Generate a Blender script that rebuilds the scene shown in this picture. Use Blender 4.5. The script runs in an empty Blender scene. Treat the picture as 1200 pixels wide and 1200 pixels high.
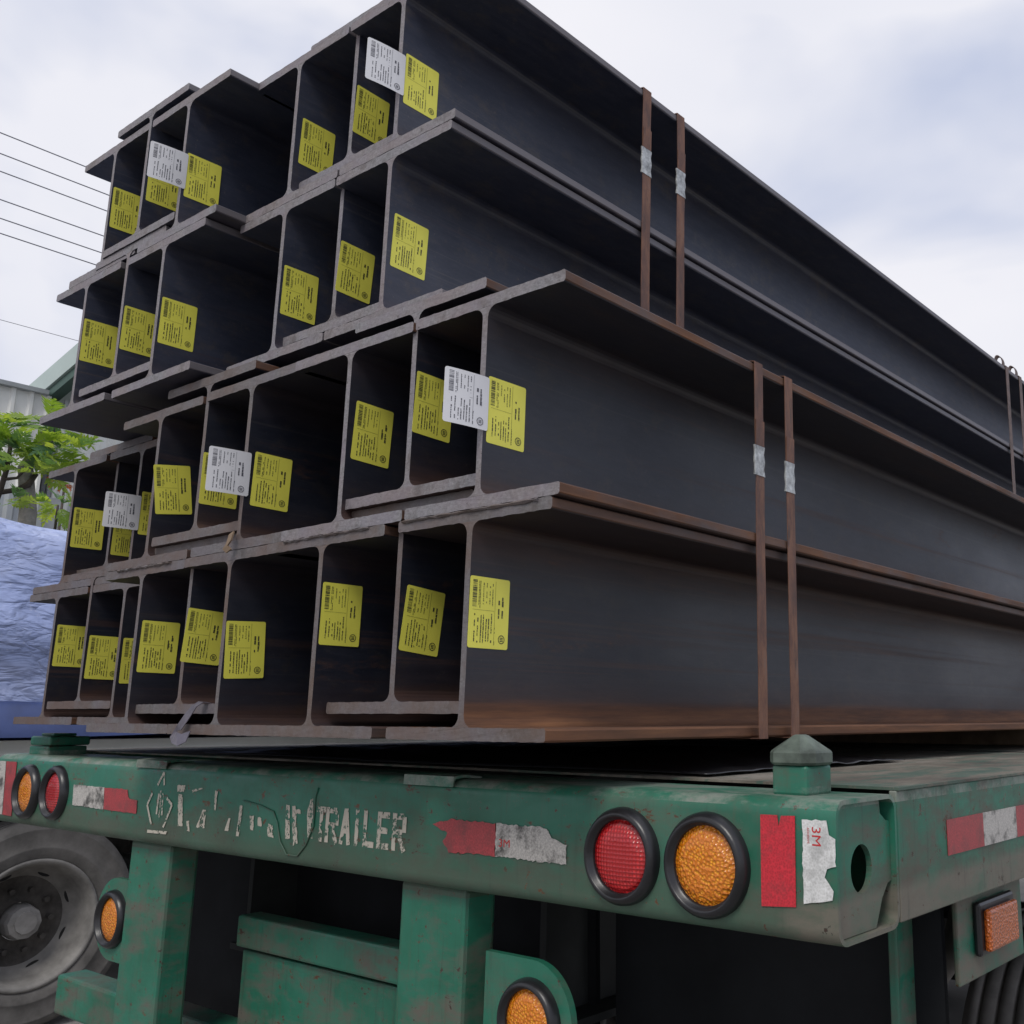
import bpy, bmesh, math, random
from mathutils import Vector, Matrix, noise
R = math.radians
rnd = random.Random(7)
sc = bpy.context.scene
C = sc.collection

# ------------------------------------------------------------------ camera, world, sun, exposure
cam = bpy.data.objects.new('camera', bpy.data.cameras.new('camera'))
C.objects.link(cam); sc.camera = cam
_f, _yaw, _pit, _rol = 1196.8, -.6409, .21245, .00186
cam.data.sensor_width = 36; cam.data.lens = _f * 36 / 1200
cam.data.shift_x = -(801.5 - 600) / 1200; cam.data.shift_y = (580.7 - 600) / 1200
cam.data.clip_start = .05; cam.data.clip_end = 2000
fwd = Vector((math.sin(_yaw) * math.cos(_pit), math.cos(_yaw) * math.cos(_pit), math.sin(_pit)))
rt = Vector((math.cos(_yaw), -math.sin(_yaw), 0)); up = rt.cross(fwd)
r2 = math.cos(_rol) * rt + math.sin(_rol) * up; u2 = -math.sin(_rol) * rt + math.cos(_rol) * up
cam.matrix_world = Matrix(((r2.x, u2.x, -fwd.x, 0), (r2.y, u2.y, -fwd.y, 0), (r2.z, u2.z, -fwd.z, 0), (0, 0, 0, 1)))

SUN_EL, SUN_AZ = R(50), R(160)      # azimuth from +Y towards +X
world = bpy.data.worlds.new('World'); sc.world = world; world.use_nodes = True
wt = world.node_tree; wt.nodes.clear()
def N(t, kind, **kw):
    n = t.nodes.new(kind)
    for k, v in kw.items():
        if k.startswith('i_'): n.inputs[k[2:].replace('_', ' ')].default_value = v
        else: setattr(n, k, v)
    return n
wo = N(wt, 'ShaderNodeOutputWorld'); bg = N(wt, 'ShaderNodeBackground'); bg.inputs['Strength'].default_value = .1
sky = N(wt, 'ShaderNodeTexSky', sky_type='NISHITA', sun_disc=False, sun_elevation=SUN_EL, sun_rotation=SUN_AZ)
sky.air_density = 1.2; sky.dust_density = 2.5
tc = N(wt, 'ShaderNodeTexCoord')
mp = N(wt, 'ShaderNodeMapping'); mp.inputs['Scale'].default_value = (1, 1, 1.9); mp.inputs['Location'].default_value = (.35, .1, .15)
wt.links.new(tc.outputs['Generated'], mp.inputs['Vector'])
n1 = N(wt, 'ShaderNodeTexNoise'); n1.inputs['Scale'].default_value = 2.1; n1.inputs['Detail'].default_value = 5; n1.inputs['Roughness'].default_value = .45; n1.inputs['Distortion'].default_value = .35
wt.links.new(mp.outputs[0], n1.inputs['Vector'])
cr = N(wt, 'ShaderNodeValToRGB'); cr.color_ramp.elements[0].position = .38; cr.color_ramp.elements[1].position = .52
wt.links.new(n1.outputs['Fac'], cr.inputs['Fac'])
n2 = N(wt, 'ShaderNodeTexNoise'); n2.inputs['Scale'].default_value = 1.7; n2.inputs['Detail'].default_value = 4
wt.links.new(mp.outputs[0], n2.inputs['Vector'])
cc = N(wt, 'ShaderNodeValToRGB')
cc.color_ramp.elements[0].position = .3; cc.color_ramp.elements[0].color = (.70, .72, .81, 1)
cc.color_ramp.elements[1].position = .68; cc.color_ramp.elements[1].color = (.85, .845, .89, 1)
wt.links.new(n2.outputs['Fac'], cc.inputs['Fac'])
sk = N(wt, 'ShaderNodeVectorMath', operation='SCALE'); sk.inputs['Scale'].default_value = 1.0
wt.links.new(sky.outputs[0], sk.inputs[0])
veil = N(wt, 'ShaderNodeMix', data_type='RGBA'); veil.inputs['Factor'].default_value = .8
veil.inputs['B'].default_value = (5.2, 5.8, 7.7, 1)
wt.links.new(sk.outputs[0], veil.inputs['A'])
c10 = N(wt, 'ShaderNodeVectorMath', operation='SCALE'); c10.inputs['Scale'].default_value = 9.9
wt.links.new(cc.outputs[0], c10.inputs[0])
mx = N(wt, 'ShaderNodeMix', data_type='RGBA')
wt.links.new(cr.outputs[0], mx.inputs['Factor']); wt.links.new(veil.outputs['Result'], mx.inputs['A']); wt.links.new(c10.outputs[0], mx.inputs['B'])
wt.links.new(mx.outputs['Result'], bg.inputs['Color']); wt.links.new(bg.outputs[0], wo.inputs['Surface'])
sd = bpy.data.lights.new('sun', 'SUN'); sd.energy = 1.5; sd.angle = R(20); sd.color = (1, .96, .9)
so = bpy.data.objects.new('sun', sd); C.objects.link(so)
sdir = Vector((math.sin(SUN_AZ) * math.cos(SUN_EL), math.cos(SUN_AZ) * math.cos(SUN_EL), math.sin(SUN_EL)))
so.rotation_euler = sdir.to_track_quat('Z', 'Y').to_euler(); so.location = (0, 0, 30)
vs = sc.view_settings; vs.view_transform = 'Standard'; vs.look = 'None'; vs.gamma = 1; vs.exposure = .12
vs.use_curve_mapping = False

# ------------------------------------------------------------------ materials
def newmat(name):
    m = bpy.data.materials.new(name); m.use_nodes = True
    t = m.node_tree; b = t.nodes['Principled BSDF']
    return m, t, b
def ramp(t, fac, stops, interp='LINEAR'):
    r = t.nodes.new('ShaderNodeValToRGB'); r.color_ramp.interpolation = interp
    while len(r.color_ramp.elements) < len(stops): r.color_ramp.elements.new(.5)
    for e, (p, c) in zip(r.color_ramp.elements, stops):
        e.position = p; e.color = (c, c, c, 1) if isinstance(c, (int, float)) else (*c, 1)
    t.links.new(fac, r.inputs['Fac']); return r.outputs['Color']
def tex(t, scale=(1, 1, 1), s=5, detail=6, rough=.55, off=(0, 0, 0), rand=True, dist=0):
    tcn = t.nodes.new('ShaderNodeTexCoord'); m = t.nodes.new('ShaderNodeMapping')
    m.inputs['Scale'].default_value = scale
    t.links.new(tcn.outputs['Object'], m.inputs['Vector'])
    n = t.nodes.new('ShaderNodeTexNoise'); n.inputs['Scale'].default_value = s
    n.inputs['Detail'].default_value = detail; n.inputs['Roughness'].default_value = rough; n.inputs['Distortion'].default_value = dist
    v = m.outputs[0]
    a = t.nodes.new('ShaderNodeVectorMath'); a.operation = 'ADD'; t.links.new(v, a.inputs[0])
    if rand:
        oi = t.nodes.new('ShaderNodeObjectInfo'); k = t.nodes.new('ShaderNodeMath'); k.operation = 'MULTIPLY_ADD'
        k.inputs[1].default_value = 37.0; k.inputs[2].default_value = off[0]
        t.links.new(oi.outputs['Random'], k.inputs[0]); t.links.new(k.outputs[0], a.inputs[1])
    else: a.inputs[1].default_value = off
    t.links.new(a.outputs[0], n.inputs['Vector']); return n.outputs['Fac']
def mix(t, f, a, b, mode='MIX'):
    m = t.nodes.new('ShaderNodeMix'); m.data_type = 'RGBA'; m.blend_type = mode
    for s_, v in (('Factor', f), ('A', a), ('B', b)):
        if isinstance(v, (int, float)): m.inputs[s_].default_value = v if s_ == 'Factor' else (v, v, v, 1)
        elif isinstance(v, tuple): m.inputs[s_].default_value = (*v, 1)
        else: t.links.new(v, m.inputs[s_])
    return m.outputs['Result']
def mth(t, op, a, b=None, c=None, clamp=False):
    n = t.nodes.new('ShaderNodeMath'); n.operation = op; n.use_clamp = clamp
    for i, v in enumerate((a, b, c)):
        if v is None: continue
        if isinstance(v, (int, float)): n.inputs[i].default_value = v
        else: t.links.new(v, n.inputs[i])
    return n.outputs[0]
def bump(t, b, h, strength=.3, dist=.002):
    n = t.nodes.new('ShaderNodeBump'); n.inputs['Strength'].default_value = strength; n.inputs['Distance'].default_value = dist
    t.links.new(h, n.inputs['Height']); t.links.new(n.outputs[0], b.inputs['Normal'])
def objz(t, axis='Z'):
    tcn = t.nodes.new('ShaderNodeTexCoord'); s = t.nodes.new('ShaderNodeSeparateXYZ')
    t.links.new(tcn.outputs['Object'], s.inputs[0]); return s.outputs[axis]

def steel(name, rust, band, tip, k=1.0):
    """hot rolled mill scale; rust: share of patches, band: rust gathered low on the beam, tip: rusty flange edges"""
    m, t, b = newmat(name)
    big = tex(t, (1, .35, 1), 3.2, 6, .6)
    fine = tex(t, (1, .25, 1), 60, 4, .7)
    base = ramp(t, big, [(.3, (.013, .017, .032)), (.5, (.021, .026, .046)), (.72, (.036, .040, .058))])
    base = mix(t, .35, base, ramp(t, fine, [(.3, (.009, .012, .022)), (.7, (.052, .056, .074))]))
    mot = tex(t, (1, .7, 1), 19, 7, .78, off=(17, 0, 0)); spk = tex(t, (1, .8, 1), 130, 3, .8, off=(21, 0, 0))
    base = mix(t, ramp(t, mot, [(.52, 0), (.66, .6)]), base, (.058, .050, .046))
    base = mix(t, ramp(t, spk, [(.62, 0), (.72, .5)]), base, (.095, .085, .08))
    line = tex(t, (1, .03, 40), 4, 3, .6, off=(25, 0, 0))
    base = mix(t, ramp(t, line, [(.6, 0), (.68, .35)]), base, (.075, .072, .075))
    strk = tex(t, (.6, .06, 7), 4.5, 7, .68, off=(3, 0, 0))
    blot = tex(t, (1, .5, 1.6), 5.5, 8, .75, off=(31, 0, 0))
    rm = mth(t, 'MAXIMUM', ramp(t, strk, [(.62 - rust * .2, 0), (.82 - rust * .12, .55)]), ramp(t, blot, [(.66 - rust * .18, 0), (.76 - rust * .12, .65 * min(1, rust * 3))]))
    z = objz(t)
    wob = mth(t, 'MULTIPLY', strk, .022)
    zz = mth(t, 'SUBTRACT', z, wob)
    bm = ramp(t, zz, [(0, 1.0), (.026, .95), (.040, .45 if band < .9 else .8), (.052, .22), (.10, 0)])
    bm = mth(t, 'MULTIPLY', bm, band)
    topb = mth(t, 'MULTIPLY', ramp(t, mth(t, 'ADD', z, wob), [(.26, 0), (.33, .4), (.345, .15)]), band * .8)
    x = mth(t, 'ABSOLUTE', objz(t, 'X'))
    tp = mth(t, 'MULTIPLY', mth(t, 'GREATER_THAN', x, .1735), tip)
    tp = mth(t, 'MULTIPLY', tp, ramp(t, tex(t, (1, .5, 1), 9, 5, .7, off=(8, 0, 0)), [(.3, .25), (.6, 1)]))
    rf = mth(t, 'MAXIMUM', mth(t, 'MAXIMUM', mth(t, 'MAXIMUM', rm, bm), topb), tp, clamp=True)
    rc = ramp(t, tex(t, (1, .12, 1.6), 24, 6, .7, off=(5, 0, 0)), [(.25, (.040, .018, .010)), (.5, (.12, .050, .022)), (.75, (.22, .095, .038))])
    edge = mth(t, 'MULTIPLY', mth(t, 'GREATER_THAN', x, .1735), .55)
    base = mix(t, edge, base, (.16, .15, .155))
    sc1 = t.nodes.new('ShaderNodeVectorMath'); sc1.operation = 'SCALE'; sc1.inputs['Scale'].default_value = k; t.links.new(base, sc1.inputs[0])  # k paints in light by layer: upper beams sky-lit, lower ones darkened
    col = mix(t, rf, sc1.outputs[0], rc)
    t.links.new(col, b.inputs['Base Color'])
    t.links.new(mix(t, rf, ramp(t, big, [(.3, .38), (.7, .55)]), .8), b.inputs['Roughness'])
    b.inputs['Specular IOR Level'].default_value = .55
    bump(t, b, fine, .25, .0012)
    return m
def cut_end(name, warm):
    m, t, b = newmat(name)
    a = tex(t, (1, 1, 1), 150, 5, .75); s = tex(t, (1, 1, 5), 90, 3, .6, off=(6, 0, 0))
    w = tex(t, (1, 1, 1), 6, 5, .65, off=(9, 0, 0)); md = tex(t, (1, 1, 1), 22, 6, .7, off=(11, 0, 0))
    col = ramp(t, a, [(.28, (.10, .097, .10)), (.5, (.205, .198, .205)), (.75, (.33, .32, .33))])
    col = mix(t, .30, col, ramp(t, s, [(.3, (.09, .086, .09)), (.7, (.34, .33, .34))]))
    pb = tex(t, (1, 1, 1), 13, 6, .7, off=(14, 0, 0))
    col = mix(t, ramp(t, pb, [(.44, 0), (.6, .5)]), col, (.19, .165, .20))
    col = mix(t, ramp(t, pb, [(.34, .6), (.45, 0)]), col, (.075, .065, .064))
    col = mix(t, mth(t, 'MULTIPLY', ramp(t, w, [(.40, 0), (.64, 1)]), warm), col, (.17, .10, .07) if warm > .5 else (.20, .13, .11))
    # patches where the sawn face has darkened with damp
    col = mix(t, ramp(t, md, [(.56, 0), (.70, .55)]), col, (.085, .072, .066))
    col = mix(t, ramp(t, tex(t, (1, 1, 1), 85, 4, .75, off=(2, 0, 0)), [(.64, 0), (.70, .8)]), col, (.055, .045, .042))
    if warm > .5: col = mix(t, .45, col, (.060, .046, .036))
    t.links.new(col, b.inputs['Base Color']); b.inputs['Roughness'].default_value = .55; b.inputs['Metallic'].default_value = .1
    bump(t, b, a, .5, .0015)
    return m
M = {}
M['steel_clean'] = steel('steel mill scale blue black', .05, .12, .15, 1.3)
M['steel_mid'] = steel('steel mill scale browned', .28, .35, .95, .58)
M['steel_rusty'] = steel('steel mill scale rust band', .34, 1.0, .7, .5)
M['end_cool'] = cut_end('sawn steel end grey', .35)
M['end_warm'] = cut_end('sawn steel end tawny', .8)

def simple(name, col, rough=.5, spec=.5, metal=0, var=0.0, s=12, bmp=0, trans=0):
    m, t, b = newmat(name)
    if var:
        f = tex(t, (1, 1, 1), s, 6, .65)
        c2 = tuple(max(0, c * (1 - var)) for c in col); c3 = tuple(min(1, c * (1 + var)) for c in col)
        t.links.new(ramp(t, f, [(.3, c2), (.7, c3)]), b.inputs['Base Color'])
        if bmp: bump(t, b, f, bmp, .002)
    else: b.inputs['Base Color'].default_value = (*col, 1)
    b.inputs['Roughness'].default_value = rough; b.inputs['Specular IOR Level'].default_value = spec; b.inputs['Metallic'].default_value = metal
    return m
def strap_mat():
    m, t, b = newmat('rusty steel strap')
    a = tex(t, (1, 1, .35), 22, 7, .75); e = tex(t, (1, 1, .2), 60, 5, .7, off=(3, 0, 0))
    col = ramp(t, a, [(.3, (.05, .035, .032)), (.48, (.13, .062, .042)), (.6, (.20, .095, .055)), (.75, (.16, .125, .11))])
    col = mix(t, ramp(t, e, [(.56, 0), (.70, .8)]), col, (.045, .034, .032))
    t.links.new(col, b.inputs['Base Color']); b.inputs['Roughness'].default_value = .6; b.inputs['Metallic'].default_value = .15
    bump(t, b, a, .5, .001); return m
M['strap'] = strap_mat()
M['strap_grey'] = simple('dull steel strap', (.13, .085, .068), .55, .5, .3, .5, 30, .3)
M['seal'] = simple('zinc strap seal', (.40, .41, .40), .45, .5, .45, .55, 70, .6)
M['yellow'] = simple('yellow sticker paper', (.80, .76, .11), .42, .4, 0, .06, 8)
M['white_tag'] = simple('white tag paper', (.72, .72, .74), .45, .4, 0, .05, 8)
M['ink'] = simple('dark print ink', (.07, .07, .03), .6)
M['ink_faint'] = simple('faint print ink', (.17, .17, .04), .6)
M['ink_white'] = simple('grey print ink', (.10, .10, .12), .6)
M['black_rubber'] = simple('black rubber', (.014, .014, .016), .32, .5, 0, .4, 20, .3)
M['tyre'] = simple('dusty tyre rubber', (.135, .128, .12), .85, .3, 0, .4, 7, .2)
M['rim'] = simple('grey wheel paint', (.23, .22, .205), .65, .4, .1, .35, 7, .2)
M['rim_dark'] = simple('grimy wheel centre', (.085, .078, .072), .7, .4, 0, .5, 12, .2)
M['hub'] = simple('worn hub metal', (.28, .27, .26), .5, .5, .2, .25, 14, .2)
M['wood'] = simple('weathered timber', (.17, .12, .08), .8, .3, 0, .4, 9, .4)
M['shade_flap_black'] = simple('dull black shade flap', (.012, .013, .015), .85, .2, 0, .3, 5)
M['black_film'] = simple('black plastic film', (.012, .012, .014), .28, .6, 0, 0)
M['dark_iron'] = simple('dark chassis iron', (.018, .02, .02), .7, .4, 0, .5, 6, .2)
M['plastic_strip'] = simple('dull plastic strip', (.10, .09, .11), .4, .5, 0, .4, 30, .3)
M['wire'] = simple('power cable', (.22, .22, .25), .6)
M['trunk'] = simple('grey bark', (.26, .24, .21), .85, .3, 0, .4, 14, .6)
M['branch'] = simple('dark bark', (.075, .06, .05), .85, .3, 0, .4, 14, .6)
M['logo3m'] = simple('red print', (.50, .03, .03), .5)
M['orange_leaf'] = simple('orange petals', (.75, .18, .03), .6, .4, 0, .3, 20)

def green_paint(name, dirt):
    m, t, b = newmat(name)
    g = tex(t, (1, 1, 1), 5, 6, .6)
    col = ramp(t, g, [(.3, (.012, .105, .060)), (.5, (.019, .145, .090)), (.72, (.034, .175, .115))])
    # grime and chips
    d = tex(t, (1, 1, 2.2), 7, 8, .68, off=(4, 0, 0))
    col = mix(t, mth(t, 'MULTIPLY', ramp(t, d, [(.46, 0), (.66, 1)]), dirt), col, (.105, .098, .078))
    r_ = tex(t, (8, 8, .9), 10, 5, .7, off=(7, 0, 0))
    col = mix(t, mth(t, 'MULTIPLY', ramp(t, r_, [(.55, 0), (.75, .5)]), dirt), col, (.10, .07, .045))
    zc = objz(t); xc = objz(t, 'X')
    low = mth(t, 'SUBTRACT', mth(t, 'MULTIPLY', d, .10), mth(t, 'ADD', zc, .235))
    lowm = mth(t, 'MULTIPLY', mth(t, 'MULTIPLY', low, 16, clamp=True), mth(t, 'GREATER_THAN', zc, -.30))
    cor = mth(t, 'MULTIPLY', mth(t, 'ADD', mth(t, 'ADD', xc, .72), mth(t, 'MULTIPLY', mth(t, 'SUBTRACT', d, .5), .35)), 14, clamp=True)
    cor = mth(t, 'MULTIPLY', cor, mth(t, 'MULTIPLY', mth(t, 'SUBTRACT', -.222, zc), 60, clamp=True))
    col = mix(t, mth(t, 'MULTIPLY', lowm, .55), col, (.085, .075, .055))
    col = mix(t, mth(t, 'MULTIPLY', cor, .8), col, (.16, .14, .11))
    c = tex(t, (1, 1, 1), 48, 4, .7, off=(1, 0, 0))
    c2_ = tex(t, (.5, 1, 1.3), 21, 9, .8, off=(19, 0, 0))
    chip = mth(t, 'MAXIMUM', ramp(t, c, [(.65, 0), (.665, 1)]), ramp(t, c2_, [(.615, 0), (.625, 1)]))
    halo = mth(t, 'MAXIMUM', ramp(t, c, [(.62, 0), (.66, .6)]), ramp(t, c2_, [(.59, 0), (.62, .6)]))
    col = mix(t, halo, col, (.10, .13, .10))
    col = mix(t, chip, col, ramp(t, g, [(.4, (.045, .028, .020)), (.6, (.12, .055, .025))]))
    top = mth(t, 'MULTIPLY', mth(t, 'GREATER_THAN', zc, -.118), mth(t, 'LESS_THAN', zc, -.095))
    col = mix(t, mth(t, 'MULTIPLY', top, ramp(t, tex(t, (.6, 1, 1), 16, 8, .75, off=(23, 0, 0)), [(.42, 0), (.58, .75)])), col, (.24, .25, .215))
    drip = tex(t, (14, 14, .8), 7, 6, .7, off=(29, 0, 0))
    col = mix(t, ramp(t, drip, [(.56, 0), (.68, .45 * dirt)]), col, (.035, .045, .035))
    sc_ = tex(t, (.9, 1, 26), 9, 4, .75, off=(13, 0, 0))
    col = mix(t, ramp(t, sc_, [(.70, 0), (.76, .55)]), col, (.22, .25, .22))
    t.links.new(col, b.inputs['Base Color'])
    t.links.new(ramp(t, d, [(.4, .36), (.65, .75)]), b.inputs['Roughness'])
    b.inputs['Specular IOR Level'].default_value = .5
    bump(t, b, mth(t, 'SUBTRACT', g, chip), .25, .0015)
    return m
M['green'] = green_paint('worn green paint', .55)
M['green_dirty'] = green_paint('dirty green paint', 1.0)
M['worn_casting'] = simple('worn bare casting with paint traces', (.10, .125, .10), .55, .5, .1, .55, 22, .4)
def deck_mat():
    m, t, b = newmat('dusty deck steel')
    a = tex(t, (1, .5, 1), 5, 8, .7); d = tex(t, (1, 1, 1), 38, 5, .75, off=(3, 0, 0)); e = tex(t, (1.6, .3, 1), 12, 7, .75, off=(8, 0, 0))
    col = ramp(t, a, [(.35, (.075, .065, .052)), (.5, (.16, .14, .11)), (.66, (.26, .235, .20))])
    col = mix(t, ramp(t, d, [(.55, 0), (.68, .7)]), col, (.05, .042, .035))
    col = mix(t, ramp(t, e, [(.50, 0), (.58, .75)]), col, (.045, .10, .075))
    t.links.new(col, b.inputs['Base Color']); b.inputs['Roughness'].default_value = .75
    bump(t, b, d, .5, .002); return m
M['deck'] = deck_mat()
def tape(name, col, wear):
    m, t, b = newmat(name)
    v = t.nodes.new('ShaderNodeTexVoronoi'); v.inputs['Scale'].default_value = 330
    tcn = t.nodes.new('ShaderNodeTexCoord'); t.links.new(tcn.outputs['Object'], v.inputs['Vector'])
    w = tex(t, (1, 1, 1), 26, 7, .7)
    c = mix(t, .25, col, mix(t, 1.0, v.outputs['Distance'], (1.3, 1.3, 1.3), 'MULTIPLY'), 'OVERLAY')
    c = mix(t, mth(t, 'MULTIPLY', ramp(t, w, [(.48, 0), (.62, 1)]), wear), c, (.05, .05, .045))
    t.links.new(c, b.inputs['Base Color']); b.inputs['Roughness'].default_value = .35
    return m
M['tape_red'] = tape('red reflective tape', (.48, .022, .035), .25)
M['tape_red_faded'] = tape('faded red reflective tape', (.33, .045, .05), .35)
M['tape_white'] = tape('white reflective tape', (.62, .62, .60), .35)
M['tape_white_dirty'] = tape('grimy white reflective tape', (.42, .40, .37), .9)
def worn_letter(name, lo, hi):
    m, t, b = newmat(name)
    w = tex(t, (1, 1, 1), 120, 5, .75, rand=False)
    w2 = tex(t, (1, 1, 1), 34, 4, .6, rand=False, off=(5, 1, 2))
    s = mth(t, 'ADD', mth(t, 'MULTIPLY', w, .6), mth(t, 'MULTIPLY', w2, .4))
    a = ramp(t, s, [(lo, 0), (hi, 1)])
    b.inputs['Base Color'].default_value = (.50, .46, .38, 1); b.inputs['Roughness'].default_value = .7
    t.links.new(a, b.inputs['Alpha']); return m
M['letter'] = worn_letter('flaked white lettering', .455, .475)
M['letter_worn'] = worn_letter('badly flaked white lettering', .485, .50)
def lens(name, c1, c2, vs_=210, rnd_=1.0):
    m, t, b = newmat(name)
    tcn = t.nodes.new('ShaderNodeTexCoord'); v = t.nodes.new('ShaderNodeTexVoronoi'); v.inputs['Scale'].default_value = vs_; v.inputs['Randomness'].default_value = rnd_
    t.links.new(tcn.outputs['Object'], v.inputs['Vector'])
    col = mix(t, ramp(t, v.outputs['Distance'], [(.1, 1), (.55, 0)]), c1, c2)  # brighter cell centres paint the lens sparkle into the colour
    cr_ = t.nodes.new('ShaderNodeSeparateColor'); t.links.new(v.outputs['Color'], cr_.inputs[0])
    col = mix(t, mth(t, 'MULTIPLY', cr_.outputs[0], .65), col, c1)
    t.links.new(col, b.inputs['Base Color']); b.inputs['Roughness'].default_value = .16
    b.inputs['Coat Weight'].default_value = .6; b.inputs['Coat Roughness'].default_value = .08
    bump(t, b, v.outputs['Distance'], .9, .003); return m
M['amber'] = lens('amber lamp lens', (.62, .17, .004), (1.0, .46, .02))
M['red_lens'] = lens('red lamp lens', (.36, .006, .008), (.78, .03, .03), 170, .1)
M['amber_dull'] = lens('dull amber lens', (.42, .085, .008), (.66, .17, .015))

# ------------------------------------------------------------------ mesh helpers
def mesh_obj(name, verts, faces, mats, parent=None, fmat=None, smooth=False, loc=None):
    me = bpy.data.meshes.new(name); me.from_pydata([tuple(v) for v in verts], [], faces)
    for m in (mats if isinstance(mats, (list, tuple)) else [mats]): me.materials.append(m)
    if fmat:
        for p, i in zip(me.polygons, fmat): p.material_index = i
    if smooth:
        for p in me.polygons: p.use_smooth = True
    me.validate(); me.update()
    o = bpy.data.objects.new(name, me); C.objects.link(o)
    if parent: o.parent = parent
    if loc: o.location = loc
    return o
def fixn(o):
    bm = bmesh.new(); bm.from_mesh(o.data); bmesh.ops.recalc_face_normals(bm, faces=bm.faces); bm.to_mesh(o.data); bm.free(); return o
def empty(name, loc=(0, 0, 0), label=None, cat=None, group=None, rz=0):
    o = bpy.data.objects.new(name, None); C.objects.link(o); o.location = loc; o.rotation_euler = (0, 0, rz)
    o.empty_display_size = .1
    if label: o['label'] = label
    if cat: o['category'] = cat
    if group: o['group'] = group
    return o
def tag(o, label, cat, group=None):
    o['label'] = label; o['category'] = cat
    if group: o['group'] = group
    return o
class MB:
    def __init__(s): s.v = []; s.f = []
    def box(s, a, b, bev=0):
        x0, y0, z0 = a; x1, y1, z1 = b; k = len(s.v)
        if bev:
            bm = bmesh.new(); bmesh.ops.create_cube(bm, size=1)
            for v in bm.verts: v.co = Vector(((x0 + x1) / 2 + v.co.x * (x1 - x0), (y0 + y1) / 2 + v.co.y * (y1 - y0), (z0 + z1) / 2 + v.co.z * (z1 - z0)))
            bmesh.ops.bevel(bm, geom=list(bm.edges), offset=bev, segments=2, affect='EDGES', profile=.5)
            bm.verts.index_update()
            s.v += [v.co.copy() for v in bm.verts]; s.f += [[k + v.index for v in f.verts] for f in bm.faces]; bm.free(); return s
        s.v += [(x0, y0, z0), (x1, y0, z0), (x1, y1, z0), (x0, y1, z0), (x0, y0, z1), (x1, y0, z1), (x1, y1, z1), (x0, y1, z1)]
        s.f += [[k + i for i in q] for q in ((0, 3, 2, 1), (4, 5, 6, 7), (0, 1, 5, 4), (1, 2, 6, 5), (2, 3, 7, 6), (3, 0, 4, 7))]; return s
    def add(s, vs, fs):
        k = len(s.v); s.v += list(vs); s.f += [[k + i for i in f] for f in fs]; return s
    def tube(s, pts, rads, seg=8, caps=True):
        k = len(s.v); n = len(pts); pts = [Vector(p) for p in pts]
        if not isinstance(rads, (list, tuple)): rads = [rads] * n
        prev = None
        for i, p in enumerate(pts):
            d = (pts[min(i + 1, n - 1)] - pts[max(i - 1, 0)]).normalized()
            a = prev if prev is not None else d.orthogonal().normalized()
            a = (a - d * a.dot(d)).normalized(); prev = a; b = d.cross(a)
            for j in range(seg):
                th = 2 * math.pi * j / seg; s.v.append(p + (a * math.cos(th) + b * math.sin(th)) * rads[i])
        for i in range(n - 1):
            for j in range(seg):
                q = k + i * seg + j; w = k + i * seg + (j + 1) % seg
                s.f.append([q, w, w + seg, q + seg])
        if caps: s.f.append([k + j for j in range(seg)][::-1]); s.f.append([k + (n - 1) * seg + j for j in range(seg)])
        return s
    def lathe(s, prof, o, axis='Y', seg=40):
        """prof: (radius, height along axis)"""
        k = len(s.v); n = len(prof)
        for r_, h in prof:
            for j in range(seg):
                th = 2 * math.pi * j / seg; c, d = math.cos(th) * r_, math.sin(th) * r_
                s.v.append(Vector(o) + (Vector((c, h, d)) if axis == 'Y' else Vector((h, c, d)) if axis == 'X' else Vector((c, d, h))))
        for i in range(n - 1):
            for j in range(seg):
                q = k + i * seg + j; w = k + i * seg + (j + 1) % seg
                s.f.append([q, w, w + seg, q + seg])
        return s
    def build(s, name, mat, parent=None, smooth=False, fix=True, loc=None):
        o = mesh_obj(name, s.v, s.f, mat, parent, smooth=smooth, loc=loc)
        return fixn(o) if fix else o
def prism(name, poly, y0, y1, mat, parent, axis='Y', fix=True):
    """poly in (x,z) extruded along Y, or (y,z) along X"""
    n = len(poly)
    P = (lambda a, b, h: (a, h, b)) if axis == 'Y' else (lambda a, b, h: (h, a, b))
    v = [P(a, b, y0) for a, b in poly] + [P(a, b, y1) for a, b in poly]
    f = [list(range(n)), list(range(n, 2 * n))] + [[i, (i + 1) % n, n + (i + 1) % n, n + i] for i in range(n)]
    o = mesh_obj(name, v, f, mat, parent); return fixn(o)

# ------------------------------------------------------------------ steel beams (H 350 x 350)
BH, BW, TF, TW, FR, BL = .35, .35, .019, .012, .018, 12.0
def sub_poly(poly, step=.011):
    out = []
    for i, p in enumerate(poly):
        q = poly[(i + 1) % len(poly)]; L = math.dist(p, q); n = max(1, int(L / step))
        out += [(p[0] + (q[0] - p[0]) * k / n, p[1] + (q[1] - p[1]) * k / n) for k in range(n)]
    return out
def extr(name, poly, mats, parent, seed, jag):
    r_ = random.Random(seed); n = len(poly)
    v = []
    for (x, z) in poly:
        j = jag * (r_.random() - .35)
        v.append((x + .0005 * (r_.random() - .5), -.0004 * r_.random(), z + j * .0011))
    for yy in (.016, 3, 6, BL): v += [(x, yy, z) for x, z in poly]
    f = [list(range(n))]; fm = [1]
    for k in range(4):
        for i in range(n):
            f.append([k * n + i, k * n + (i + 1) % n, (k + 1) * n + (i + 1) % n, (k + 1) * n + i]); fm.append(0)
    f.append(list(range(4 * n, 5 * n))); fm.append(1)
    o = mesh_obj(name, v, f, mats, parent, fmat=fm); return fixn(o)
def flange_poly(z0, z1):
    w = BW / 2; c = .003
    return sub_poly([(-w + c, z0), (w - c, z0), (w, z0 + c), (w, z1 - c), (w - c, z1), (-w + c, z1), (-w, z1 - c), (-w, z0 + c)])
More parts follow.
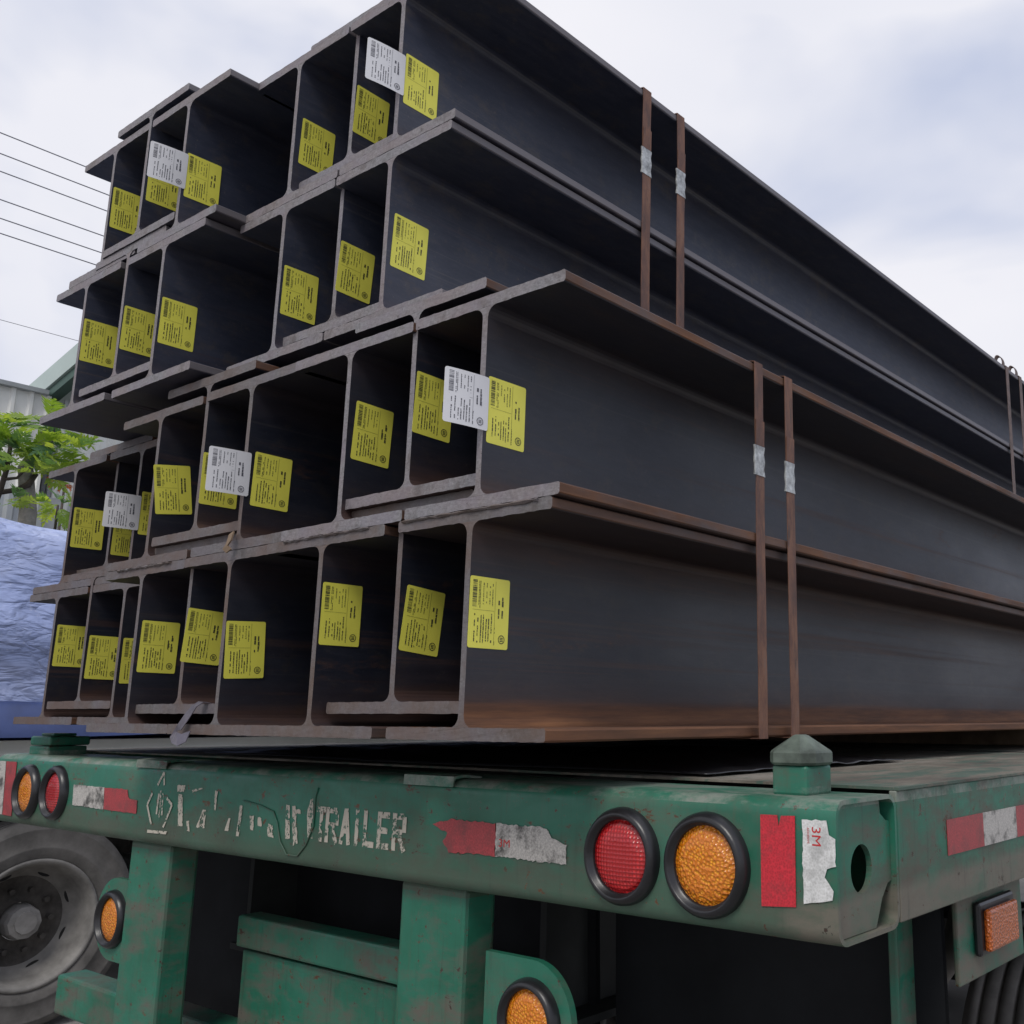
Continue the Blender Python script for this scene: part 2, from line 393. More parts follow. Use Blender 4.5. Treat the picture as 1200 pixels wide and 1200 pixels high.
def web_poly():
    h = TW / 2; p = []
    for k in range(6):
        a = math.pi / 2 * k / 5; p.append((h + FR - FR * math.sin(a), TF + FR - FR * math.cos(a)))
    right = p + [(x, BH - z) for x, z in p[::-1]]
    left = [(-x, z) for x, z in right[::-1]]
    return sub_poly(right + left, .03)

def print_mesh(name, w, h, mats, kind):
    """rows of barcode bars and broken print lines; local y across, z up, facing +X"""
    r_ = random.Random(kind); V = []; F = []; FM = []
    def q(y0, z0, y1, z1, m=0):
        k = len(V); V.extend([(0, y0 * w, z0 * h), (0, y1 * w, z0 * h), (0, y1 * w, z1 * h), (0, y0 * w, z1 * h)]); F.append([k, k + 1, k + 2, k + 3]); FM.append(m)
    z = .95
    while z > .58:                                    # barcode, bars lying flat
        t_ = r_.choice((.004, .007, .012, .016)); q(.07, z - t_, .175, z); z -= t_ + r_.choice((.005, .008, .012))
    def column(y, z0, z1, wd, m, dash=(.012, .05)):
        z = z1
        while z > z0:
            d = r_.uniform(*dash)
            if r_.random() < .82: q(y, max(z0, z - d), y + wd * r_.uniform(.6, 1), z, m)
            z -= d + r_.uniform(.004, .010)
    for y in (.22, .25): column(y, .56, .94, .020, 1)
    for y in (.33, .41, .49, .56): column(y, r_.uniform(.60, .72), .92, .024, 1, (.012, .04))
    for i, y in enumerate((.13, .21, .29, .35, .42, .48, .55)):
        column(y, .07 + .03 * r_.random(), .50 - .09 * r_.random(), .028, 0, (.015, .06))
    for y in (.72, .81): column(y, .42 + .05 * r_.random(), .74, .048, 0, (.03, .09))
    q(.635, .05, .641, .96, 1)
    for zz in (.53,): q(.08, zz, .62, zz + .004, 1)
    column(.64, .06, .30, .02, 1)
    for k in range(20):                                # round stamp
        a = 2 * math.pi * k / 20; a2 = 2 * math.pi * (k + .8) / 20
        cy, cz, ra, rb = .83, .14, .085, .065; kx = len(V)
        for aa, rr in ((a, ra), (a2, ra), (a2, rb), (a, rb)):
            V.append((0, (cy + math.cos(aa) * rr) * w, cz * h + math.sin(aa) * rr * w))
        F.append([kx, kx + 1, kx + 2, kx + 3]); FM.append(0)
    for dz in (-.022, 0, .022): q(.79, .14 + dz - .007, .87, .14 + dz + .005, 0)
    me = bpy.data.meshes.new(name); me.from_pydata(V, [], F)
    for m in mats: me.materials.append(m)
    for p, i in zip(me.polygons, FM): p.material_index = i
    return me
PRINTS = [print_mesh('print', .0815, .1095, [M['ink'], M['ink_faint']], k) for k in (1, 2, 3, 4, 6, 7, 8)]
PRINT_T = print_mesh('print', .077, .088, [M['ink_white'], M['ink_white']], 5)
def card_mesh(name, w, h, mat, curl=0, r_=.004, th=.0003, ny=8):
    """rounded sheet standing in the local YZ plane, facing +X, bent by curl"""
    bm = bmesh.new(); V = {}
    def fx(y): return curl * (1 - y / w) ** 2 if curl else 0
    pts = []
    for cy, cz, a0 in ((w - r_, h - r_, 0), (r_, h - r_, 90), (r_, r_, 180), (w - r_, r_, 270)):
        for k in range(4):
            a = R(a0 + 30 * k); pts.append((cy + r_ * math.cos(a), cz + r_ * math.sin(a)))
    v0 = [bm.verts.new((0, y, z)) for y, z in pts]; bm.faces.new(v0)
    for k in range(1, ny):
        bmesh.ops.bisect_plane(bm, geom=list(bm.verts) + list(bm.edges) + list(bm.faces), plane_co=(0, w * k / ny, 0), plane_no=(0, 1, 0))
    for v in bm.verts: v.co.x = fx(v.co.y)
    ret = bmesh.ops.extrude_face_region(bm, geom=list(bm.faces))
    for v in [g for g in ret['geom'] if isinstance(g, bmesh.types.BMVert)]: v.co.x += th
    bmesh.ops.recalc_face_normals(bm, faces=bm.faces)
    me = bpy.data.meshes.new(name); bm.to_mesh(me); bm.free(); me.materials.append(mat); return me
STICK = card_mesh('sticker', .0815, .1095, M['yellow'], 0, .0035, .0003, 1)
TAG = card_mesh('hang_tag', .082, .088, M['white_tag'], -.010)
TAGP = PRINT_T.copy()
for v in TAGP.vertices: v.co.x = -.010 * (1 - v.co.y / .082) ** 2

GROUPB = 'H-section steel beams loaded in interlocked bundles'
def beam(x, y, z, steelm, endm, label, sticker=None, tagz=None, roll=0, seed=0, jag=1.0):
    t = empty('steel_beam', (x, y, z), label, 'steel beam', GROUPB); t['kind'] = 'thing'
    t.rotation_euler = (0, R(roll), 0)
    ms = [M[steelm], M[endm]]
    extr('flange', flange_poly(0, TF), ms, t, seed * 3 + 1, jag)
    extr('flange', flange_poly(BH - TF, BH), ms, t, seed * 3 + 2, jag)
    extr('web', web_poly(), ms, t, seed * 3 + 3, .3)
    if sticker:
        sy, sz, tilt = sticker            # world start y, bottom z
        s = bpy.data.objects.new('sticker', STICK); C.objects.link(s); s.parent = t
        s.location = (TW / 2 + .0002, sy - y, sz - z); s.rotation_euler = (R(tilt + rnd.uniform(-.8, .8)), 0, R(rnd.uniform(-.8, -.1)))
        p = bpy.data.objects.new('print', rnd.choice(PRINTS)); C.objects.link(p); p.parent = s; p.location = (.0006, 0, 0)
    if tagz is not None:
        s = bpy.data.objects.new('hang_tag', TAG); C.objects.link(s); s.parent = t
        s.location = (TW / 2 + .0010, -.074, tagz - z); s['label'] = 'white paper tag sticking out past the end of the web'
        p = bpy.data.objects.new('print', TAGP); C.objects.link(p); p.parent = s; p.location = (.0008, .002, 0)
    return t
K = .875
# layer, key, x, y, z(bottom), sticker(start y, bottom z, tilt) — already in metres before K
RA = .045 * K
b4, b3, b2, b1 = -.037, .314, .717, 1.068
def S(y, z, tilt=0): return (y * K, z * K, tilt)
bs = []
def B(*a, **k): k['seed'] = len(bs) + 1; bs.append(beam(*a, **k))
c_, r__, m_ = 'steel_clean', 'steel_rusty', 'steel_mid'
ew, ec = 'end_warm', 'end_cool'
# bottom layer, right to left
B(-1.197, 1.050, b4, r__, ew, 'bottom-layer beam at the right-hand end, its long rust-banded web facing the camera', S(1.200, .115))
B(-1.392, 1.072, b4 + RA, m_, ew, 'raised bottom-layer beam second from the right, tilted sticker beside the rightmost web', S(1.229, .120, -5))
B(-1.583, 1.050, b4, m_, ew, 'bottom-layer beam third from the right, carrying a yellow sticker just right of its rust-pink web', S(1.204, .137))
B(-1.886, 1.052, b4, m_, ew, 'bottom-layer beam facing the wide dark bay, its low sticker right of the loose strap end', S(1.208, .077, 3))
B(-2.062, 1.070, b4 + RA, m_, ew, 'raised bottom-layer beam with the loose dark strap end hanging over its bottom flange', S(1.212, .120, -3))
B(-2.241, 1.055, b4, m_, ew, 'bottom-layer beam fourth from the left, its sticker partly cut off by the next web', S(1.214, .101))
B(-2.606, 1.190, b4 + .012, m_, ew, 'set-back bottom-layer beam third from the left, only a narrow strip of its sticker showing', S(1.368, .085))
B(-2.790, 1.190, b4 + RA + .012, m_, ew, 'raised set-back bottom-layer beam second from the left, above the green twist lock', S(1.366, .102, -1))
B(-2.985, 1.190, b4 + .012, m_, ew, 'leftmost bottom-layer beam, its brown bottom flange reaching out toward the blue tarpaulin', S(1.366, .144))
# second layer
B(-1.183, 1.050, b3, m_, ec, 'second-layer beam at the right-hand end with white tag, yellow sticker and brown-edged top flange', S(1.208, .480), tagz=.500 * K)
B(-1.368, 1.058, b3 + RA, m_, ec, 'raised second-layer beam with its sticker just left of the large white tag', S(1.208, .535, -2))
B(-1.540, 1.050, b3, m_, ec, 'second-layer beam with a lone yellow sticker, third from the right', S(1.212, .512, -2))
B(-1.866, 1.052, b3, m_, ew, 'second-layer beam with white tag and yellow sticker facing the wide dark middle bay', S(1.218, .461, -1), tagz=.479 * K)
B(-2.043, 1.056, b3 + RA, m_, ew, 'raised second-layer beam whose sticker is half hidden behind the middle white tag', S(1.206, .488))
B(-2.236, 1.055, b3, m_, ew, 'second-layer beam with rusty orange web edge and a crooked yellow sticker', S(1.214, .489, 8))
B(-2.606, 1.192, b3 + .012, m_, ew, 'set-back second-layer beam third from the left with a white tag flapping to the left', S(1.372, .505), tagz=.515 * K)
B(-2.800, 1.222, b3 + RA + .010, m_, ew, 'set-back raised second-layer beam, only the foot of its sticker below the left white tag', S(1.402, .470))
B(-2.972, 1.190, b3 + .012, m_, ew, 'leftmost second-layer beam with rusty flange tips beside the tree leaves', S(1.367, .508))
# third layer
B(-1.522, 1.094, b2, c_, ec, 'third-layer beam at the right-hand end, sticker at the end of its long web', S(1.261, .948, -2))
B(-1.700, 1.112, b2 + RA * .8, c_, ec, 'raised third-layer beam second from the right, sticker in the bay under the thick flange joint', S(1.266, .946, -3))
B(-1.877, 1.094, b2, c_, ec, 'third-layer beam right of the widest dark bay, its sticker just above a rounded flange', S(1.256, .935))
B(-2.247, 1.024, b2, c_, ec, 'third-layer beam facing the widest dark bay, large yellow sticker, pinkish web edge', S(1.176, .933))
B(-2.434, 1.028, b2 + RA, c_, ec, 'raised third-layer beam second from the left with a bent silvery web edge', S(1.177, .963))
B(-2.634, 1.024, b2 + .004, c_, ec, 'leftmost third-layer beam, its flange tip jutting out over the tree', S(1.172, .978, 0))
# top layer
B(-1.514, 1.094, b1, c_, ec, 'topmost right-hand beam with white tag, its long edge cutting diagonally across the sky', S(1.260, 1.335), tagz=1.350 * K)
B(-1.688, 1.112, b1 + RA * .8, c_, ec, 'raised top-layer beam second from the right, its upper flange the highest point of the load', S(1.270, 1.343, -2))
B(-1.871, 1.094, b1, c_, ec, 'top-layer beam third from the right, single sticker left of the highest flange', S(1.264, 1.331, -2))
B(-2.207, 1.024, b1, c_, ec, 'top-layer beam with white tag, its flange corner peaking against the sky beside the notch', S(1.178, 1.328), tagz=1.347 * K)
B(-2.394, 1.024, b1 + RA, c_, ec, 'raised top-layer beam on the left pile, its sticker half hidden by a white tag', S(1.178, 1.385))
B(-2.584, 1.030, b1 + .010, c_, ec, 'topmost left-hand beam whose flange tip meets the power lines', S(1.182, 1.373))

# ------------------------------------------------------------------ steel straps round the bundles
def strap(poly, y, label, mat, seal_x=None, seal_z=None, wid=.029, lean=0):
    t = empty('steel_strap', (0, y, 0), label, 'strap', 'steel straps binding the beam bundles')
    th = .0014; n = len(poly); V = []; F = []
    cx = sum(p[0] for p in poly) / n; cz = sum(p[1] for p in poly) / n
    ring = []
    for i, p in enumerate(poly):
        a = Vector(poly[i - 1]); b = Vector(p); c = Vector(poly[(i + 1) % n])
        n1_ = Vector(((b - a).y, -(b - a).x)).normalized(); n2_ = Vector(((c - b).y, -(c - b).x)).normalized()
        ring.append((b, (n1_ + n2_) / (1 + n1_.dot(n2_))))
    dense = []
    for i in range(n):
        (p, q), (p2, q2) = ring[i], ring[(i + 1) % n]; k_ = max(1, int((p2 - p).length / .03))
        for j in range(k_):
            f_ = j / k_; w = .0022 * noise.noise(Vector((i * 3 + f_ * 5, y * 7, 0)))
            dense.append((p.lerp(p2, f_), q.lerp(q2, f_), w))
    m = len(dense)
    for p, nn, w in dense:
        o = p - nn * 0
        for off in (0, th):
            for s in (-wid / 2, wid / 2):
                q = o + nn * (off + .0008); V.append((q.x, s + w + lean * (q.y - .6), q.y))
    for i in range(m):
        a = i * 4; b = ((i + 1) % m) * 4
        F += [[a, b, b + 1, a + 1], [a + 2, a + 3, b + 3, b + 2], [a, a + 2, b + 2, b], [a + 1, b + 1, b + 3, a + 3]]
    fixn(mesh_obj('band', V, F, mat, t))
    if seal_z:
        z0, z1 = seal_z; V = []; F = []; k = 12
        for i in range(k + 1):
            z = z0 + (z1 - z0) * i / k; nt = .0022 * (.5 - .5 * math.cos(i / k * math.pi * 4))
            w = wid / 2 + .004 - nt; xb = seal_x - .0004; xo = seal_x + .0032 - .0006 * (.5 - .5 * math.cos(i / k * math.pi * 4))
            V += [(xb, -w, z), (xo - .001, -w, z), (xo, -w + .003, z), (xo, w - .003, z), (xo - .001, w, z), (xb, w, z)]
        for i in range(k):
            for j in range(5): F.append([i * 6 + j, i * 6 + j + 1, (i + 1) * 6 + j + 1, (i + 1) * 6 + j])
        F += [[j for j in range(6)], [k * 6 + j for j in range(6)]]
        fixn(mesh_obj('seal', V, F, M['seal'], t))
        o = mesh_obj('strap_tail', [(seal_x + .002, -wid / 2, z1), (seal_x + .002, wid / 2, z1), (seal_x + .003, wid / 2, z1 + .05), (seal_x + .003, -wid / 2, z1 + .05),
              (seal_x + .0035, -wid / 2, z1), (seal_x + .0035, wid / 2, z1), (seal_x + .0045, wid / 2, z1 + .05), (seal_x + .0045, -wid / 2, z1 + .05)],
             [[4, 5, 6, 7], [0, 3, 2, 1], [2, 3, 7, 6], [0, 1, 5, 4], [1, 2, 6, 5], [0, 4, 7, 3]], mat, t); fixn(o)
    return t
def hull(xr, xl, z0, z1, bx, zt): return [(xr, z0), (xr, z1), (bx + .176, zt), (bx - .176, zt), (xl, z1), (xl, z0)]
lo = hull(-1.0065, -1.760, b4 - .0005, b3 + BH + .0005, -1.368, b3 + RA + BH + .0005)
upp = hull(-1.338, -2.054, b2 - .0005, b1 + BH + .0005, -1.688, b1 + RA * .8 + BH + .0005)
strap(lo, 1.586, 'rusty steel strap, left one of the pair down the lower right bundle', M['strap'], -1.0065, (.442, .500))
strap(lo, 1.697, 'rusty steel strap, right one of the pair above the pointed twist lock', M['strap'], -1.0065, (.429, .490))
strap(upp, 1.646, 'reddish steel strap with pale seal, left of the upper bundle pair', M['strap'], -1.338, (1.203, 1.268))
strap(upp, 1.777, 'reddish steel strap with pale seal, right of the upper bundle pair', M['strap'], -1.338, (1.208, 1.273))
s5 = strap(upp, 4.015, 'dull steel strap with a curled top loop, left of the far pair', M['strap_grey'], wid=.034, lean=.02)
s6 = strap(upp, 4.177, 'dull steel strap with a curled top loop, at the right picture edge', M['strap_grey'], wid=.034, lean=.02)
for s_ in (s5, s6):
    V = []; F = []; k = 14
    for i in range(k + 1):
        a = R(-60 + 290 * i / k); rr = .022
        for w in (-.014, .014):
            for dr in (0, .004): V.append((-1.36 + .0 + (rr + dr) * math.cos(a) * .3, w + (rr + dr) * math.cos(a), b1 + BH + .022 + (rr + dr) * math.sin(a)))
    for i in range(k):
        a = i * 4; b = a + 4
        F += [[a, b, b + 1, a + 1], [a + 2, a + 3, b + 3, b + 2], [a, a + 2, b + 2, b], [a + 1, b + 1, b + 3, a + 3]]
    fixn(mesh_obj('strap_loop', V, F, M['strap_grey'], s_))

# ------------------------------------------------------------------ the flatbed trailer
T = empty('flatbed_trailer', (-1.95, 1.2, -1.6), 'green flatbed trailer with worn TRAILER lettering and round lamps, carrying the stacked steel beams', 'trailer')
TO = Vector((-1.95, 1.2, -1.6))
def P(o):                                   # parts were modelled in scene coordinates
    o.parent = T; o.matrix_parent_inverse = Matrix.Translation(-TO); return o
XR, XL = -.654, -3.25
YF, YB, ZT, ZB = 1.2, 1.376, -.106, -.283
def rr_poly(y0, z0, y1, z1, r, k=5):
    p = []
    for cy, cz, a0 in ((y1 - r, z1 - r, 0), (y0 + r, z1 - r, 90), (y0 + r, z0 + r, 180), (y1 - r, z0 + r, 270)):
        for i in range(k + 1): a = R(a0 + 90 * i / k); p.append((cy + r * math.cos(a), cz + r * math.sin(a)))
    return p
def bumper():
    outer = rr_poly(YF, ZB, YB, ZT, .022); inner = rr_poly(YF + .006, ZB + .006, YB - .006, ZT - .006, .017)
    n = len(outer); V = []; F = []; nx = 44
    for k in range(nx + 1):
        x = XL + (XR - XL) * k / nx
        for (y, z) in outer:
            d = .0006 * noise.noise(Vector((x * 4, z * 9, y * 5))) + .0004 * noise.noise(Vector((x * 13, z * 22, 3)))
            if k == nx: d = 0
            V.append((x, y + d, z + d * .8))
    for k in range(nx):
        for i in range(n): F.append([k * n + i, k * n + (i + 1) % n, (k + 1) * n + (i + 1) % n, (k + 1) * n + i])
    o1 = len(V)
    V += [(XR, y, z) for y, z in inner] + [(XR - .04, y, z) for y, z in inner] + [(XL, y, z) for y, z in inner]
    for i in range(n):
        j = (i + 1) % n
        F.append([nx * n + i, nx * n + j, o1 + j, o1 + i]); F.append([o1 + i, o1 + j, o1 + n + j, o1 + n + i]); F.append([i, j, o1 + 2 * n + j, o1 + 2 * n + i])
    o = mesh_obj('bumper', V, F, M['green']); fixn(o)
    for p in o.data.polygons: p.use_smooth = True
    o.data.set_sharp_from_angle(angle=R(35)) if hasattr(o.data, 'set_sharp_from_angle') else None
    P(o); return o
bp = bumper()
# end plate with an oval hole and nicked corners
def end_plate():
    y0, y1, z0, z1 = YF + .007, YB - .007, ZB + .007, ZT - .007
    outer = [(y0, z0), (y1 - .05, z0), (y1 - .03, z0 + .035), (y1 - .012, z0 + .052), (y1, z0 + .055), (y1, z1 - .03), (y1 - .012, z1 - .028), (y1 - .028, z1 - .018), (y1 - .03, z1), (y0, z1)]
    cy, cz = 1.281, -.197; k = 28
    bm = bmesh.new()
    ov = [bm.verts.new((XR - .008, y, z)) for y, z in outer]; hv = [bm.verts.new((XR - .008, cy + .030 * math.cos(2 * math.pi * i / k), cz + .031 * math.sin(2 * math.pi * i / k))) for i in range(k)]
    es = [bm.edges.new((ov[i], ov[(i + 1) % len(ov)])) for i in range(len(ov))] + [bm.edges.new((hv[i], hv[(i + 1) % k])) for i in range(k)]
    bmesh.ops.triangle_fill(bm, edges=es, use_beauty=True)
    ret = bmesh.ops.extrude_face_region(bm, geom=list(bm.faces))
    for v in [g for g in ret['geom'] if isinstance(g, bmesh.types.BMVert)]: v.co.x -= .008
    bmesh.ops.recalc_face_normals(bm, faces=bm.faces)
    me = bpy.data.meshes.new('end_plate'); bm.to_mesh(me); bm.free(); me.materials.append(M['green_dirty'])
    o = bpy.data.objects.new('end_plate', me); C.objects.link(o); P(o)
end_plate()
mb = MB().box((XL + .2, YF + .02, ZB + .02), (XR - .07, YB - .02, ZT - .02)); P(mb.build('bumper_stiffener', M['dark_iron']))
# side rails and deck
mb = MB().box((XR - .012, YB + .003, -.278), (XR, 13.2, -.103), .002)
mb.box((XR - .09, YB + .003, -.278), (XR - .0125, 13.2, -.268)); P(mb.build('side_rail', M['green_dirty']))
mb = MB().box((XL, YB + .003, -.278), (XL + .012, 13.2, -.103), .002); P(mb.build('side_rail', M['green_dirty']))
V = []; F = []; nx, ny = 12, 60
for j in range(ny + 1):
    for i in range(nx + 1):
        x = XL + .0 + (XR - XL + .004) * i / nx; y = YB + .004 + (13.2 - YB) * j / ny
        V.append((x, y, -.0985 + .0015 * noise.noise(Vector((x * 3, y * 3, 1)))))
k0 = len(V); V += [(v[0], v[1], -.1025) for v in V]
for j in range(ny):
    for i in range(nx):
        a = j * (nx + 1) + i; F.append([a, a + 1, a + nx + 2, a + nx + 1])
for i in range(nx): F.append([i, i + 1, k0 + i + 1, k0 + i])
for j in range(ny):
    a = j * (nx + 1) + nx; F.append([a, a + nx + 1, k0 + a + nx + 1, k0 + a])
P(fixn(mesh_obj('deck', V, F, M['deck'])))
for k in range(1, 8):
    P(MB().box((XL + .02, YB + k * 1.52, -.0972), (XR - .004, YB + k * 1.52 + .012, -.0955)).build('deck_weld', M['dark_iron']))
# long members and cross members below the deck
for x in (-2.45, -1.45):
    mb = MB().box((x - .008, 1.5, -.55), (x + .008, 13, -.13)).box((x - .07, 1.5, -.565), (x + .07, 13, -.5505)).box((x - .07, 1.5, -.1295), (x + .07, 13, -.115))
    P(mb.build('chassis_beam', M['dark_iron']))
for k in range(10):
    P(MB().box((XL + .02, 1.9 + k * 1.15, -.24), (XR - .1, 1.98 + k * 1.15, -.115)).build('cross_member', M['dark_iron']))
# pockets hinged on the bumper's upper edge
for x0, x1 in ((-2.467, -2.33), (-1.505, -1.375)):
    prof = [(YF - .004, -.118), (YF - .003, -.101), (YF + .02, -.0985), (YF + .06, -.1035), (YF + .06, -.1065), (YF + .018, -.1035), (YF + .0005, -.106)]
    n = len(prof); V = [(x0, y, z) for y, z in prof] + [(x1, y, z) for y, z in prof]
    F = [list(range(n)), list(range(n, 2 * n))] + [[i, (i + 1) % n, n + (i + 1) % n, n + i] for i in range(n)]
    P(fixn(mesh_obj('hinge_plate', V, F, M['green_dirty'])))

# posts, crossbar and lamps hanging below the bumper
def post(x0, x1, y0, y1, z0, mat='green_dirty'):
    return P(MB().box((x0, y0, z0), (x1, y1, ZB - .001), .008).build('bumper_post', M[mat]))
post(-2.53, -2.35, 1.235, 1.305, -.80); post(-1.545, -1.375, 1.235, 1.305, -.80)
P(MB().box((-2.33, 1.40, -.520), (-1.56, 1.46, -.452), .006).build('cross_bar', M['green_dirty']))
P(MB().box((-2.33, 1.42, -.74), (-1.56, 1.45, -.530), .004).build('cross_bar_plate', M['green_dirty']))
P(MB().box((-3.2, 1.40, -.80), (-.72, 1.48, -.70), .008).build('underrun_bar', M['green_dirty']))
def lamp(kind, cx, cz, y, ra, lensmat, parent_label=None, squash=1):
    """round lamp facing rear (-Y): rubber grommet, lens"""
    mb = MB().lathe([(ra * .745, .010), (ra * .745, -.003), (ra * .76, -.006), (ra * .79, -.0065), (ra * .805, -.0135), (ra * .86, -.0150), (ra * .93, -.011), (ra * .985, -.004), (ra, .004)], (0, 0, 0), 'Y', 44)
    g = mb.build('tail_lamp', M['black_rubber'], smooth=True); g.location = (cx, y, cz)
    if squash != 1: g.scale = (1, 1, squash)
    P(g)
    if parent_label: g['label'] = parent_label
    V = [(0, -.0085, 0)]; F = []; nr, ns = 9, 40
    for i in range(1, nr + 1):
        rr = ra * .752 * i / nr
        for j in range(ns):
            a = 2 * math.pi * (j + .5 * (i % 2)) / ns
            d = -.0085 * (1 - (i / nr) ** 4)
            V.append((rr * math.cos(a), d, rr * math.sin(a)))
    for j in range(ns): F.append([0, 1 + j, 1 + (j + 1) % ns])
    for i in range(nr - 1):
        for j in range(ns):
            a = 1 + i * ns + j; b = 1 + i * ns + (j + 1) % ns; F.append([a, b, b + ns, a + ns])
    l = mesh_obj('lens', V, F, lensmat); l.parent = g; fixn(l)
    return g
yl = YF - .004
lamp('red', -1.004, -.199, yl, .0685, M['red_lens'], 'round red lamp in a black rubber ring, right side')
lamp('amber', -.853, -.199, yl, .070, M['amber'], 'round amber lamp in a black rubber ring, right side')
lamp('red', -2.866, -.192, yl, .067, M['red_lens'], 'round red lamp in a black rubber ring, left side')
lamp('amber', -3.029, -.196, yl, .069, M['amber'], 'round amber lamp in a black rubber ring, left side')
for cx, sgn in ((-2.630, 1), (-1.242, -1)):
    cz = -.474
    k = 24; edge = [(cx + .088 * math.cos(R(90 - 180 * i / k * 1)) * -sgn, cz + .092 * math.sin(R(90 - 180 * i / k))) for i in range(k + 1)]
    xr = cx + sgn * .108
    poly = edge + [(xr, cz - .092), (xr, cz + .092)]
    P(prism('lamp_bracket', poly, 1.262, 1.275, M['green'], None))
    lamp('amber', cx, cz, 1.258, .066, M['amber'], 'lower amber lamp on its rounded bracket')

# reflective tapes
def sheet_xz(name, poly, y, mat, th=.0008, label=None):
    o = prism(name, poly, y - th, y, mat, None); P(o)
    if label: o['label'] = label
    return o
yt = YF - .0011
def jag(poly, step=.007, amp=.0018, seed=1):
    r_ = random.Random(seed); return [(x + r_.uniform(-amp, amp), z + r_.uniform(-amp, amp)) for x, z in sub_poly(poly, step)]
sheet_xz('reflective_tape', [(-.766, -.128), (-.740, -.1275), (-.738, -.142), (-.734, -.128), (-.713, -.127), (-.714, -.239), (-.766, -.243)], yt, M['tape_red'])
sheet_xz('reflective_tape', jag([(-.702, -.131), (-.668, -.130), (-.664, -.147), (-.655, -.153), (-.6555, -.185), (-.668, -.190), (-.671, -.2), (-.660, -.214), (-.66, -.225), (-.703, -.235)], .006, .0012, 3), yt, M['tape_white'])
sheet_xz('reflective_tape', jag([(-1.424, -.179), (-1.40, -.174), (-1.378, -.170), (-1.271, -.170), (-1.271, -.220), (-1.381, -.222), (-1.396, -.205), (-1.385, -.192), (-1.405, -.188)], .006, .0016, 4), yt, M['tape_red_faded'])
sheet_xz('reflective_tape', jag([(-1.270, -.170), (-1.157, -.170), (-1.146, -.184), (-1.128, -.188), (-1.115, -.193), (-1.114, -.221), (-1.270, -.220)], .005, .0016, 5), yt, M['tape_white_dirty'])
sheet_xz('reflective_tape', jag([(-2.774, -.169), (-2.614, -.169), (-2.606, -.219), (-2.768, -.217)], .008, .001, 6), yt, M['tape_white_dirty'])
sheet_xz('reflective_tape', jag([(-2.612, -.169), (-2.500, -.169), (-2.492, -.184), (-2.484, -.190), (-2.448, -.190), (-2.447, -.220), (-2.604, -.219)], .01, .001, 7), yt, M['tape_red_faded'])
sheet_xz('reflective_tape', [(-3.190, -.124), (-3.124, -.124), (-3.114, -.263), (-3.170, -.262)], yt, M['tape_red_faded'])
sheet_xz('reflective_tape', [(-3.244, -.124), (-3.194, -.124), (-3.174, -.262), (-3.225, -.262)], yt, M['tape_white_dirty'])
y = 1.549
for k in range(6):
    for m_n, L in (('tape_red_faded', .150), ('tape_white_dirty', .158)):
        o = MB().box((XR + .0005, y, -.207), (XR + .0014, y + L - .001, -.155)).build('reflective_tape', M[m_n]); P(o); y += L
    if k == 0: y += 0
    else: y += .35
def font_mesh(txt, name, mat, size=1.0):
    cu = bpy.data.curves.new(name, 'FONT'); cu.body = txt; cu.size = size; cu.extrude = .0
    o = bpy.data.objects.new(name, cu); C.objects.link(o)
    dg = bpy.context.evaluated_depsgraph_get(); me = bpy.data.meshes.new_from_object(o.evaluated_get(dg))
    bpy.data.objects.remove(o); me.materials.clear(); me.materials.append(mat); me.name = name
    return me
def place_text(txt, name, mat, x0, x1, z0, z1, y, rot=0, bold=0):
    me = font_mesh(txt, name, mat); xs = [v.co.x for v in me.vertices]; ys = [v.co.y for v in me.vertices]
    a, b, c, d = min(xs), max(xs), min(ys), max(ys)
    for v in me.vertices:
        u, w = (v.co.x - a) / (b - a), (v.co.y - c) / (d - c)
        if rot: u, w = w, 1 - u          # reads downwards
        v.co = Vector((x0 + (x1 - x0) * u, y, z0 + (z1 - z0) * w))
    o = bpy.data.objects.new(name, me); C.objects.link(o); P(o); return o
